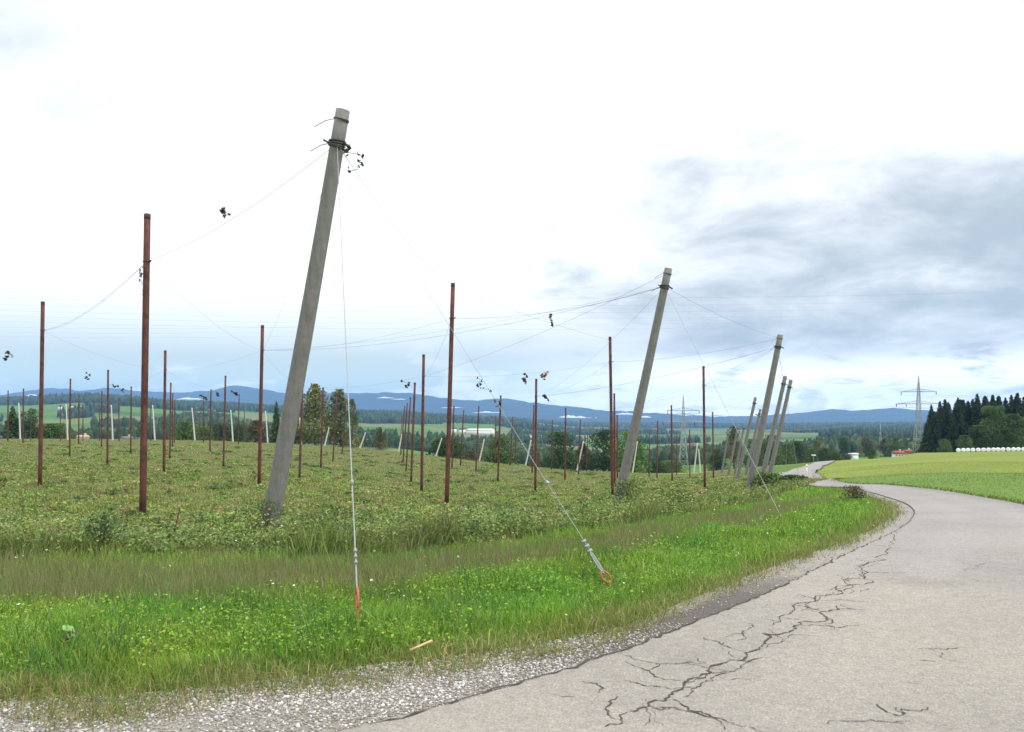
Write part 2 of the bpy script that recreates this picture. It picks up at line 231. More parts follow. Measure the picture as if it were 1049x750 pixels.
SPRUCES = [(121.5, 229, 9.2), (121.1, 224, 12.3), (129.4, 236, 14.0), (127.0, 229, 14.9), (123.6, 219, 9.3), (129.0, 226, 16.4), (136.4, 236, 16.6), (133.2, 228, 15.4), (134.6, 226, 17.5), (143.2, 236, 17.4), (132.6, 219, 16.3), (139.1, 226, 17.1), (145.8, 234, 17.5), (144.1, 228, 16.4), (150.9, 236, 18.0), (146.2, 226, 17.7), (153.4, 234, 17.2), (150.1, 226, 17.4), (154.4, 229, 17.1), (157.6, 229, 17.7), (161.9, 229, 18.2), (166.2, 229, 17.6), (145.7, 271.4, 17.5), (144.5, 263.8, 18.2), (146.6, 264.4, 18.9), (142.9, 255.6, 17.3), (146.0, 257.2, 17.2), (150.7, 262.3, 18.7), (155.0, 265.6, 18.4), (153.1, 259.7, 18.6), (153.4, 256.9, 18.5), (166.1, 273.2, 19.8), (157.6, 258.1, 17.6), (158.3, 254.5, 17.5), (165.4, 264.3, 18.2), (165.4, 259.2, 17.5), (175.7, 272.5, 20.1), (178.0, 273.6, 19.4), (174.8, 264.9, 18.0), (169.4, 254.6, 18.5), (173.9, 259.0, 17.1), (184.2, 270.3, 18.8), (186.1, 270.2, 18.1), (188.7, 270.5, 19.8), (178.9, 254.7, 17.6), (181.6, 255.0, 18.3), (185.7, 258.9, 17.5), (193.4, 266.8, 18.7)]
EDGE_TREES = [
('bush', 132.0, 214, 12.6, 8.0, 'lightest broad tree standing in front of the dark spruces'),
('bush', 125.6, 210, 7.2, 6.8, 'dark green tree left of the broad light one'),
('bush', 136.6, 212, 10.3, 7.9, 'dull green tree right of the broad light one'),
('bush', 143.8, 214, 11.5, 7.5, 'green tree past the right end of the bales'),
('bush', 129.7, 206, 5.9, 5.7, 'low dark tree behind the middle of the bale row'),
('bush', 121.0, 208, 4.5, 4.2, 'low bush behind the first white bale'),
('bush', 115.3, 208, 3.6, 3.6, 'low bush between pylon and first bale'),
('bush', 149.9, 214, 11.5, 8.0, 'broad tree beyond the bales outside to the right')]
BALES = [(109.68, 192.0), (110.92, 192.0), (112.15, 192.0), (113.39, 192.0), (114.62, 192.0), (115.86, 192.0), (117.1, 192.0), (118.33, 192.0), (119.57, 192.0), (120.8, 192.0), (122.04, 192.0), (123.28, 192.0), (124.51, 192.0), (125.75, 192.0), (126.98, 192.0), (128.22, 192.0), (129.46, 192.0)]
HOUSES = [
(-325.3, 500, 6.2, 'dark', 'white', 'white house with dark roof at the left edge of the picture'),
(-195.6, 300, 5.3, 'red', 'tan', 'house with pale red roof low behind the field at the left edge'),
(-867.2, 1500, 7.5, 'dark', 'white', 'small white farmhouse, left of three on the far slope'),
(-842.8, 1500, 8.4, 'dark', 'white', 'white farmhouse, middle of three on the far slope'),
(-828.8, 1500, 5.6, 'dark', 'white', 'small white farmhouse, right of three on the far slope'),
(-181.3, 330, 4.1, 'tan', 'white', 'low farmhouse with tan roof behind the field'),
(-162.7, 330, 4.1, 'grey', 'tan', 'grey-roofed farmhouse behind the field, left of a pair'),
(-157.4, 330, 2.9, 'grey', 'white', 'smaller grey-roofed house right of the grey farmhouse'),
(-213.3, 650, 4.1, 'tan', 'white', 'small pale house beside the brownish bush'),
(-56.9, 1400, 49.0, 'white', 'white', 'long white farm hall on the far slope'),
(-88.4, 1400, 8.8, 'dark', 'white', 'small white house left of the long white hall'),
(-104.1, 1400, 7.0, 'dark', 'white', 'smallest white house left of the long hall'),
(28.4, 1300, 8.1, 'grey', 'white', 'white house right of the post with orange vine'),
(44.7, 1300, 8.1, 'white', 'white', 'pale shed beside the white house in the centre distance'),
(208.7, 900, 5.6, 'red', 'white', 'white house with red roof behind the lattice pylon'),
(245.8, 900, 5.6, 'dark', 'white', 'small white house left of the concrete cluster'),
(145.9, 350, 8.8, 'brown', 'brown', 'long barn with brown roof at the edge of the green field'),
(157.3, 360, 3.6, 'white', 'white', 'white shed behind the long brown barn'),
(178.0, 360, 4.5, 'red', 'white', 'red-roofed house right of the small pylon'),
(192.6, 380, 4.3, 'red', 'tan', 'red-roofed house farther right, beside another'),
(314.1, 1500, 9.4, 'red', 'white', 'faint house left of the lattice pylon in the valley')]
PYLONS = [(156.2, 300, 30.3, 'tall lattice power pylon beside the dark spruces'), (68.0, 310, 29.6, 'lattice power pylon in the valley behind the hop field'), (264.2, 560, 20.7, 'small distant lattice pylon behind the meadow crest')]
ANCHOR_A = (-1.14, 5.81)
ANCHOR_B = (0.95, 7.38)
ANCHOR_C = (4.97, 14.33)
STAKE = (-4.87, 11.18)
STICK = (-0.59, 5.07)
MARKER = (23.77, 68.03)
BIGWEED1 = (-4.53, 8.44)
SHRUB = (8.87, 20.12)
VINES = [
(-19.37, 30, 4.15, 0.53, 'faded tuft of dry vine hanging at the left edge'),
(-38.19, 70, 5.62, 0.88, 'tiny tuft of dry vine left of the dark mid-sized post'),
(-51.06, 100, 6.1, 1.25, 'tiny dark vine tuft right of the dark mid-sized post'),
(-8.56, 18, 5.09, 0.81, 'thin string of dry leaves hanging beside the tallest red post'),
(-5.54, 15, 5.63, 0.19, 'small dark vine scrap high on the cable left of the big pole'),
(-2.59, 12.3, 5.84, 0.55, 'dark clump of dry vine hanging from the top of the big concrete pole'),
(-1.77, 40, 4.0, 1.1, 'curled dry vine on the cable left of the orange clump'),
(0.66, 42, 4.22, 0.94, 'dark hanging strand just left of the orange clump'),
(1.79, 44, 4.46, 0.55, 'orange-brown clump of dry vine on the cable above a post'),
(-1.36, 62, 3.38, 0.78, 'dark vine caught on the post before the round green bush'),
(1.71, 30, 5.46, 0.45, 'small scrap of dry leaves high in the middle of the wires'),
(-7.73, 55, 4.35, 0.82, 'small brown tuft above the middle row of posts'),
(-41.93, 105, 5.01, 0.79, 'tiny dry tuft at a far left post'),
(-39.7, 105, 5.01, 0.79, 'tiny dry tuft near the thinner rusty pair'),
(-32.34, 90, 4.75, 0.67, 'tiny dry tuft right of the clear midway post'),
(7.4, 45, 3.01, 0.51, 'small dark scrap right of the second concrete pole'),
(3.45, 80, 3.9, 0.6, 'tiny dry scrap below and right of the orange clump')]
# ---------------------------------------------------------------- terrain height
EYE = 1.6
GP = np.array(GROUND_POINTS, dtype=float)          # surveyed spot heights (x, y, z) of the near ground
def _tps_fit(P, lam):
    n = len(P); X = P[:, :2] / 30.0
    d2 = ((X[:, None] - X[None]) ** 2).sum(-1)
    K = 0.5 * d2 * np.log(d2 + 1e-9)
    K[np.arange(n), np.arange(n)] = lam
    Q = np.c_[np.ones(n), X]
    A = np.block([[K, Q], [Q.T, np.zeros((3, 3))]])
    return np.linalg.solve(A, np.r_[P[:, 2], 0, 0, 0])
_W = _tps_fit(GP, 0.004)
def near_h(x, y):
    x = np.asarray(x, float); y = np.asarray(y, float); out = np.empty(x.size)
    xf = x.ravel() / 30; yf = y.ravel() / 30; n = len(GP); GX = GP[:, :2] / 30
    for a in range(0, x.size, 20000):
        q = slice(a, a + 20000)
        d2 = (xf[q, None] - GX[None, :, 0]) ** 2 + (yf[q, None] - GX[None, :, 1]) ** 2
        out[q] = (0.5 * d2 * np.log(d2 + 1e-9)) @ _W[:n] + _W[n] + _W[n + 1] * xf[q] + _W[n + 2] * yf[q]
    return out.reshape(x.shape)
# far land: drop below eye level per km of distance, by bearing (columns) and distance (rows)
BEAR = (np.array([-500, 0, 100, 200, 300, 400, 500, 600, 700, 800, 900, 945, 1049, 1500]) - 524.5) / 800.0
DIST = np.array([200, 300, 500, 800, 1200, 1700, 2400, 3200, 4200, 5600, 7600, 8600, 9500, 10500], float)
SLOPE = np.array([
 [456, 456, 456, 456, 463, 469, 478, 486, 488, 479, 471.5, 463.6, 462.5, 462],
 [458, 458, 457, 457, 464, 470, 477, 485, 482, 476, 473, 465.5, 466, 466],
 [454, 453, 451, 451, 457, 461, 470, 475, 473, 467, 466, 466.0, 466, 466],
 [444, 442, 438, 438, 446, 451, 459, 464, 463, 456, 455, 455.5, 456, 456],
 [433, 431, 428, 430, 436, 441, 449, 455, 455, 449, 448, 448.5, 449, 449],
 [422, 420, 414, 421, 427, 433, 439, 448, 449, 445, 444, 444.0, 444, 444],
 [411, 411, 407, 416, 421, 427, 432, 443, 444, 442, 441, 441.0, 441, 441],
 [411, 411, 409, 415, 419, 424, 430, 439, 440, 439, 438, 438.0, 438, 438],
 [413, 413, 412, 416, 419, 424, 429, 435, 436, 436, 435, 435.0, 435, 435],
 [416, 417, 416, 417, 422, 426, 430, 435, 436, 436, 436, 436.0, 436, 436],
 [412, 413, 411, 411, 413, 417, 421, 426, 429, 430, 430, 430.0, 430, 430],
 [406, 407, 399, 399, 402, 404, 408, 417, 425, 424, 421, 421.5, 422, 422],
 [410, 411, 405, 404, 407, 408, 411, 421, 428, 428, 426, 426.0, 426, 426],
 [414, 414, 410, 410, 412, 412, 415, 424, 430, 430, 430, 430.0, 430, 430]], float)
SLOPE = (SLOPE - 428.0) / 800.0
RIDX = (np.array([-500,0,25,50,80,110,150,190,215,239,262,285,310,345,380,415,445,470,490,507,520,540,560,590,620,650,690,730,770,800,830,860,890,915,945,980,1049,1500])-524.5)/800
RIDY = (428-np.array([404,406,401,398,401,398,402,404,401,396,399,403,404,402,403,404,407,410,412,408,409,413,416,419,421,423,426,429,427,426,423,421,420,418,421,423,424,424]))/800.0
def _smooth(t): return t * t * (3 - 2 * t)
def wobble(x, y, s, seed=0.0):
    """cheap smooth noise in about -1..1"""
    X = x / s + seed * 7.3; Y = y / s - seed * 3.1
    return (np.sin(X * 1.7 + 1.3 * np.sin(Y * 1.1 + seed)) + np.sin(Y * 1.9 + 1.7 * np.sin(X * 0.8 + 2 * seed)) + np.sin((X + Y) * 1.3 + 1.1 * np.sin((X - Y) * 1.6))) / 3
def far_h(x, y):
    y = np.maximum(y, 150.0); u = x / y
    ld = np.log(y); LD = np.log(DIST)
    j = np.clip(np.searchsorted(LD, ld) - 1, 0, len(LD) - 2); t = np.clip((ld - LD[j]) / (LD[j + 1] - LD[j]), 0, 1)
    i = np.clip(np.searchsorted(BEAR, u) - 1, 0, len(BEAR) - 2); s = _smooth(np.clip((u - BEAR[i]) / (BEAR[i + 1] - BEAR[i]), 0, 1))
    a = SLOPE[j, i] * (1 - s) + SLOPE[j, i + 1] * s
    b = SLOPE[j + 1, i] * (1 - s) + SLOPE[j + 1, i + 1] * s
    sl = a * (1 - t) + b * t
    # crest of the mountains
    w = np.exp(-((y - 8600) / 700.0) ** 2)
    sl = sl * (1 - w) + w * (-np.interp(u, RIDX, RIDY))
    z = EYE - sl * y
    k = np.clip((y - 300) / 1500, 0, 1)
    z += k * (wobble(x, y, 330, 1) * 3.0 + wobble(x, y, 90, 2) * 1.0)
    m = np.clip((y - 6200) / 1500, 0, 1) * np.clip((9800-y)/1000,0,1)
    z += m * (wobble(x, y, 420, 3) * 20 + wobble(x, y, 150, 4) * 13 + wobble(x, y, 55, 5) * 6)
    return z
def H(x, y):
    x = np.asarray(x, float); y = np.asarray(y, float)
    k = _smooth(np.clip((y - 140) / 70, 0, 1))
    n = np.where(k < 1, near_h(x, np.minimum(y, 230)), 0.0)
    side = _smooth(np.clip((np.abs(x) - 130) / 60, 0, 1))
    return n * (1 - k) + far_h(x, y) * k
def Hs(x, y): return float(H(np.array([x]), np.array([y]))[0])
# ---------------------------------------------------------------- mesh and material helpers
COL = sc.collection
def tag(o, label=None, cat=None, group=None, kind=None):
    for k, v in (('label', label), ('category', cat), ('group', group), ('kind', kind)):
        if v: o[k] = v
    return o
def empty(name, loc, rz=0.0):
    o = bpy.data.objects.new(name, None); o.location = loc; o.rotation_euler = (0, 0, rz); o.empty_display_size = 0.2; COL.objects.link(o); return o
def make_mesh(name, V, faces, mat=None, col=None, smooth=False, parent=None):
    """faces: list of (k, array(n,k)) or a plain list of tuples"""
    V = np.asarray(V, np.float32).reshape(-1, 3)
    if faces and isinstance(faces[0][1], np.ndarray):
        li = np.concatenate([f.ravel() for k, f in faces]); tot = np.concatenate([np.full(len(f), k) for k, f in faces])
    else:
        li = np.array([i for f in faces for i in f]); tot = np.array([len(f) for f in faces])
    me = bpy.data.meshes.new(name); me.vertices.add(len(V)); me.vertices.foreach_set('co', V.ravel())
    me.loops.add(len(li)); me.loops.foreach_set('vertex_index', li.astype(np.int32))
    st = np.concatenate([[0], np.cumsum(tot)[:-1]]).astype(np.int32)
    me.polygons.add(len(tot)); me.polygons.foreach_set('loop_start', st); me.polygons.foreach_set('loop_total', tot.astype(np.int32))
    if smooth: me.polygons.foreach_set('use_smooth', np.ones(len(tot), bool))
    me.update(calc_edges=True); me.validate()
    if col is not None:
        c = np.ones((len(V), 4), np.float32); c[:, :3] = col
        a = me.color_attributes.new('Col', 'FLOAT_COLOR', 'POINT'); a.data.foreach_set('color', c.ravel())
    if mat: me.materials.append(mat)
    o = bpy.data.objects.new(name, me); COL.objects.link(o)
    if parent: o.parent = parent
    return o
class MB:
    def __init__(s): s.v = []; s.f = []
    def add(s, V, F):
        b = len(s.v); s.v += [tuple(p) for p in V]; s.f += [tuple(i + b for i in f) for f in F]; return s
    def box(s, c, d, rz=0.0, M4=None):
        x, y, z = (q / 2 for q in d); P = [Vector((a * x, b * y, e * z)) for a in (-1, 1) for b in (-1, 1) for e in (-1, 1)]
        m = Matrix.Translation(c) @ Matrix.Rotation(rz, 4, 'Z')
        if M4 is not None: m = M4 @ m
        return s.add([m @ p for p in P], [(0, 1, 3, 2), (4, 6, 7, 5), (0, 4, 5, 1), (2, 3, 7, 6), (0, 2, 6, 4), (1, 5, 7, 3)])
    def tube(s, pts, r, n=8, cap=True):
        pts = [Vector(p) for p in pts]; rs = r if isinstance(r, (list, tuple)) else [r] * len(pts); V = []; F = []
        d0 = (pts[1] - pts[0]).normalized(); a = Vector((0, 0, 1)) if abs(d0.z) < .9 else Vector((1, 0, 0)); u = d0.cross(a).normalized()
        for i, p in enumerate(pts):
            d = (pts[min(i + 1, len(pts) - 1)] - pts[max(i - 1, 0)]).normalized(); u = (u - d * u.dot(d)).normalized(); w_ = d.cross(u)
            for k in range(n):
                t = 2 * math.pi * k / n; V.append(p + (u * math.cos(t) + w_ * math.sin(t)) * rs[i])
        for i in range(len(pts) - 1):
            for k in range(n):
                k2 = (k + 1) % n; F.append((i * n + k, i * n + k2, (i + 1) * n + k2, (i + 1) * n + k))
        if cap: F.append(tuple(range(n))[::-1]); F.append(tuple((len(pts) - 1) * n + k for k in range(n)))
        return s.add(V, F)
    def build(s, name, mat, parent=None, smooth=False):
        return make_mesh(name, s.v, s.f, mat, smooth=smooth, parent=parent)

def material(name, col=(.5, .5, .5), rough=.8, attr=False, var=0.0, vscale=5.0, bump=0.0, bscale=40.0, metal=0.0, spec=0.3, extra=None, trans=0.0):
    m = bpy.data.materials.new(name); m.use_nodes = True; t = m.node_tree; b = t.nodes['Principled BSDF']
    b.inputs['Roughness'].default_value = rough; b.inputs['Metallic'].default_value = metal; b.inputs['Specular IOR Level'].default_value = spec
    tcn = t.nodes.new('ShaderNodeNewGeometry') if attr else t.nodes.new('ShaderNodeTexCoord')
    vec = tcn.outputs['Position'] if attr else tcn.outputs['Object']
    if attr:
        a = t.nodes.new('ShaderNodeAttribute'); a.attribute_name = 'Col'; src = a.outputs['Color']
    else:
        a = t.nodes.new('ShaderNodeRGB'); a.outputs[0].default_value = (*col, 1); src = a.outputs[0]
    if var:
        n = t.nodes.new('ShaderNodeTexNoise'); n.inputs['Scale'].default_value = vscale; n.inputs['Detail'].default_value = 6; n.inputs['Roughness'].default_value = .65; t.links.new(vec, n.inputs['Vector'])
        r = t.nodes.new('ShaderNodeMapRange'); t.links.new(n.outputs['Fac'], r.inputs[0]); r.inputs[1].default_value = .3; r.inputs[2].default_value = .7; r.inputs[3].default_value = 1 - var; r.inputs[4].default_value = 1 + var
        q = t.nodes.new('ShaderNodeVectorMath'); q.operation = 'SCALE'; t.links.new(src, q.inputs[0]); t.links.new(r.outputs[0], q.inputs['Scale']); src = q.outputs[0]
    t.links.new(src, b.inputs['Base Color'])
    if bump:
        n = t.nodes.new('ShaderNodeTexNoise'); n.inputs['Scale'].default_value = bscale; n.inputs['Detail'].default_value = 5; t.links.new(vec, n.inputs['Vector'])
        bu = t.nodes.new('ShaderNodeBump'); bu.inputs['Strength'].default_value = bump; bu.inputs['Distance'].default_value = .02; t.links.new(n.outputs['Fac'], bu.inputs['Height']); t.links.new(bu.outputs[0], b.inputs['Normal'])
    if trans:
        tr = t.nodes.new('ShaderNodeBsdfTranslucent'); t.links.new(src, tr.inputs[0]); mm = t.nodes.new('ShaderNodeMixShader'); mm.inputs[0].default_value = trans
        t.links.new(b.outputs[0], mm.inputs[1]); t.links.new(tr.outputs[0], mm.inputs[2]); t.links.new(mm.outputs[0], t.nodes['Material Output'].inputs[0])
    return m
MT = {}
MT['ground'] = material('ground', attr=True, rough=.95, var=.22, vscale=2.2, bump=.5, bscale=25, spec=.1)
MT['blade'] = material('blade', attr=True, rough=.7, spec=.10, trans=.3)
MT['leaf'] = material('leaf', attr=True, rough=.7, spec=.10, trans=.25)
MT['wood_mass'] = material('wood_mass', attr=True, rough=.9, var=.2, vscale=.15, spec=.1)
MT['bark'] = material('bark', (.10, .08, .06), .9, var=.3, vscale=4, bump=.4)
MT['steel'] = material('weathered_steel', (.105, .040, .030), .78, var=.55, vscale=5, bump=.25, bscale=60)
MT['steel_end'] = material('steel_end', (.07, .045, .04), .7, var=.3, vscale=12)
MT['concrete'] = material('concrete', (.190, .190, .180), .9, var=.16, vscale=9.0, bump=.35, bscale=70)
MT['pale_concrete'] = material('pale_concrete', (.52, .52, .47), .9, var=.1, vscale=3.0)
MT['cable'] = material('cable', (.16, .16, .16), .55, metal=.3)
MT['galv'] = material('galvanised_cable', (.30, .32, .33), .5, var=.15, vscale=30, metal=.2)
MT['iron'] = material('dark_iron', (.07, .07, .07), .6, metal=.4)
MT['red_rod'] = material('red_rod', (.36, .11, .06), .75, var=.45, vscale=40)
MT['dry'] = material('dry_leaf', (.055, .04, .028), .8, var=.4, vscale=14)
MT['dry_orange'] = material('dry_orange_leaf', (.42, .16, .05), .8, var=.4, vscale=14)
MT['strip_wood'] = material('pale_wood', (.55, .38, .2), .8, var=.2, vscale=20)
MT['pylon'] = material('pylon_steel', (.36, .37, .36), .6, metal=.2, var=.1)
MT['white'] = material('white_wall', (.8, .8, .78), .8, var=.05)
MT['tan'] = material('tan_wall', (.45, .33, .22), .9, var=.15)
MT['brown'] = material('brown_boards', (.13, .07, .05), .9, var=.2)
MT['red'] = material('red_tiles', (.30, .10, .06), .9, var=.2)
MT['dark'] = material('dark_tiles', (.10, .08, .08), .9, var=.2)
MT['grey'] = material('grey_tiles', (.18, .16, .17), .9, var=.2)
MT['foil'] = material('white_foil', (.82, .84, .85), .35, var=.04, vscale=3, bump=.3, bscale=8)
MT['yellow'] = material('yellow_plate', (.7, .6, .08), .6, var=.05)
MT['glass'] = material('dark_glass', (.03, .035, .04), .2)

def streaks(m, dark, amount, sx=14.0, sz=.9):
    t = m.node_tree; b = t.nodes['Principled BSDF']; src = b.inputs['Base Color'].links[0].from_socket
    tcn = t.nodes.new('ShaderNodeTexCoord'); mp = t.nodes.new('ShaderNodeMapping'); mp.inputs['Scale'].default_value = (sx, sx, sz); t.links.new(tcn.outputs['Object'], mp.inputs[0])
    n = t.nodes.new('ShaderNodeTexNoise'); n.inputs['Scale'].default_value = 1; n.inputs['Detail'].default_value = 7; n.inputs['Roughness'].default_value = .7; t.links.new(mp.outputs[0], n.inputs['Vector'])
    r = t.nodes.new('ShaderNodeMapRange'); r.inputs[1].default_value = .48; r.inputs[2].default_value = .68; r.inputs[4].default_value = amount; t.links.new(n.outputs['Fac'], r.inputs[0])
    q = t.nodes.new('ShaderNodeMix'); q.data_type = 'RGBA'; t.links.new(r.outputs[0], q.inputs[0]); t.links.new(src, q.inputs[6]); q.inputs[7].default_value = (*dark, 1); t.links.new(q.outputs[2], b.inputs['Base Color'])
streaks(MT['concrete'], (.11, .11, .10), .6); streaks(MT['steel'], (.05, .03, .028), .75, 20, 1.3)

def pip(px, py, poly):
    """vectorised point in polygon"""
    poly = np.asarray(poly, float); inside = np.zeros(px.shape, bool); n = len(poly); j = n - 1
    for i in range(n):
        xi, yi = poly[i]; xj, yj = poly[j]
        c = ((yi > py) != (yj > py)) & (px < (xj - xi) * (py - yi) / (yj - yi + 1e-12) + xi); inside ^= c; j = i
    return inside
def dist_line(px, py, line):
    line = np.asarray(line, float); d = np.full(px.shape, 1e9)
    for a, b in zip(line[:-1], line[1:]):
        ab = b - a; t = np.clip(((px - a[0]) * ab[0] + (py - a[1]) * ab[1]) / (ab @ ab), 0, 1)
        d = np.minimum(d, np.hypot(px - a[0] - t * ab[0], py - a[1] - t * ab[1]))
    return d
# zone outlines in the plan
RL = ASPHALT_EDGE + [(10.15, 21.5), (11.66, 26.9)] + GRASS_EDGE[22:]
PAVED = [(-14, -30)] + [(-14, 1.5)] + [(a + (.05 if b < 7 else 0), b - (.10 if b < 6 else 0)) for a, b in GRASS_EDGE] + ROAD_RIGHT[::-1] + [(4, -30)]
MEADOW = ROAD_RIGHT + [(81, 2000), (2000, 2000), (2000, -30), (4, -30)]
FIELD = FIELD_EDGE + [(52, 165), (-200, 165), (-200, 8), (-30, 8.6)]
# ---------------------------------------------------------------- the ground, one sheet
def land_color(x, y):
    """base colour of the ground at (x, y)"""
    n = x.size; c = np.zeros((n, 3))
    jx = x + .12 * wobble(x, y, .35, 1) + .05 * wobble(x, y, .09, 2); jy = y + .12 * wobble(x, y, .31, 3) + .05 * wobble(x, y, .1, 4)
    c[:] = (.085, .15, .03)
    nearm = y < 260
    f = nearm & pip(jx, jy, FIELD)
    t = (.5 + .5 * wobble(x, y, 1.1, 5))[:, None]; t2 = (.5 + .5 * wobble(x, y, .4, 6))[:, None]
    fc = np.array((.130, .120, .050)) * (1 - t) + np.array((.105, .135, .042)) * t
    bare = np.clip((t2 - .72) * 4, 0, 1); fc = fc * (1 - bare * .5) + np.array((.10, .065, .035)) * bare * .5
    c[f] = fc[f]
    b = nearm & pip(x + .3 * wobble(x, y, 1.3, 7), y + .3 * wobble(x, y, 1.1, 8), DRY_BAND)
    c[b] = (.125, .15, .05)
    m = nearm & pip(x, y, MEADOW)
    dr = dist_line(x, y, ROAD_RIGHT); s = _smooth(np.clip((y + .8 * wobble(x, y, 6, 1) - 37) / 3, 0, 1))[:, None]
    str_ = (.5 + .5 * np.sin((x * .42 - y * .9) * .55))[:, None] * .09 + .10 * wobble(x, y, 14, 9)[:, None]
    mc = np.array((.130, .210, .048)) * (1 - s) + (np.array((.170, .215, .045)) * (1 + str_)) * s
    c[m] = mc[m]
    yel = (y > 150) & (y < 290) & (x > 18) & (x / np.maximum(y, 1) > .12) & (x < 70)
    c[yel] = (.20, .23, .05)
    # far country: fields in patches and woods
    far = y > 230
    if far.any():
        X = x[far]; Y = y[far]; fc = far_patch(X, Y)[0]; k = _smooth(np.clip((Y - 230) / 60, 0, 1))[:, None]
        c[far] = c[far] * (1 - k) + fc * k
    # gravel and road bed
    p = nearm & pip(x, y, PAVED); c[p] = (.22, .20, .17)
    return c
prs = np.random.RandomState(3)
NP = 520
_py = np.exp(prs.uniform(np.log(200), np.log(6500), NP)); _px = _py * prs.uniform(-1.1, 1.1, NP)
_pc = .88 * np.array([(.075, .17, .035), (.10, .20, .04), (.15, .20, .05), (.06, .13, .03), (.17, .19, .07), (.09, .17, .04)])[prs.randint(0, 6, NP)]
_pf = prs.uniform(0, 1, NP) < np.interp(np.log(_py), np.log([200, 600, 1500, 3200, 5000]), [.25, .28, .34, .55, .85])
def far_patch(X, Y):
    lx = X / Y * 7 + .05 * wobble(X, Y, 60, 2); ly = np.log(Y) * 3.4 + .04 * wobble(X, Y, 45, 3)
    sx = _px / _py * 7; sy = np.log(_py) * 3.4
    idx = np.empty(X.size, int)
    for a in range(0, X.size, 20000):
        q = slice(a, a + 20000); idx[q] = ((lx[q, None] - sx[None]) ** 2 + 2.2 * (ly[q, None] - sy[None]) ** 2).argmin(1)
    u = X / Y
    wood = _pf[idx].copy(); wood &= ~((u > -.02) & (Y > 500) & (Y < 3600) & (np.sin(idx * 7.7) > .05))
    wood |= (Y > 4300) & (wobble(X, Y, 500, 5) > -.55)
    wood |= (u < .0) & (Y > 2050) & (Y < 4300) & (wobble(X, Y, 300, 6) > -.5)       # the wooded ridge on the left
    wood |= (u > -.05) & (u < .62) & (Y > 3600) & (wobble(X, Y, 400, 4) > -.4)
    wood &= ~((u > -.66) & (u < -.02) & (Y > 700) & (Y < 1900) & (wobble(X, Y, 140, 8) < -.12))
    wood &= ~((u > .40) & (u < .52) & (Y > 240) & (Y < 420))                          # green field behind the meadow crest
    wood |= (u > .18) & (u < .29) & (Y > 520) & (Y < 640)                             # dark square wood behind the pylon
    c = _pc[idx].copy()
    c[(u > .38) & (Y > 240) & (Y < 430)] = (.085, .205, .035)
    c[wood] = (.022, .036, .018)
    mt = Y > 6300
    c[mt] = (.035, .045, .035)
    return c, wood
yy = np.concatenate([np.arange(-30, 2.4, 1.2), 2.6 * 1.0118 ** np.arange(0, 352)]); yy = yy[yy < 158]
yy = np.concatenate([yy, 160 * 1.0150 ** np.arange(0, 290)]); yy = yy[yy < 10450]
uu = np.concatenate([np.linspace(-1.25, -.76, 26)[:-1], np.linspace(-.76, .76, 470), np.linspace(.76, 1.25, 26)[1:]])
sY = np.sqrt(np.maximum(yy, 0) ** 2 + 36)
GX = uu[None] * sY[:, None]; GX = np.concatenate([GX[:, :1] - 150, GX[:, :1] - 40, GX, GX[:, -1:] + 40, GX[:, -1:] + 150], 1)
GY = np.repeat(yy[:, None], GX.shape[1], 1)
gz = H(GX.ravel(), GY.ravel())
gx = GX.ravel(); gy = GY.ravel()
gcol = land_color(gx, gy)
lowr = (gy < 230) & pip(gx, gy, PAVED)
gz2 = gz - np.where(lowr, np.where(gy > 60, .25, .08), 0)
fld = (gy < 170) & pip(gx, gy, FIELD)
gz2 += np.where(fld, .035 * wobble(gx, gy, .8, 4) + .02 * wobble(gx, gy, .25, 5), 0)
nr, nc = GX.shape; ii = (np.arange(nr - 1)[:, None] * nc + np.arange(nc - 1)[None]).ravel()
ground_o = make_mesh('ground', np.c_[gx, gy, gz2], [(4, np.c_[ii, ii + 1, ii + nc + 1, ii + nc])], MT['ground'], gcol, smooth=True)
tag(ground_o, kind='structure')
GZMIN = float(gz2.min()); print('ground min', GZMIN, 'max', gz2.max())

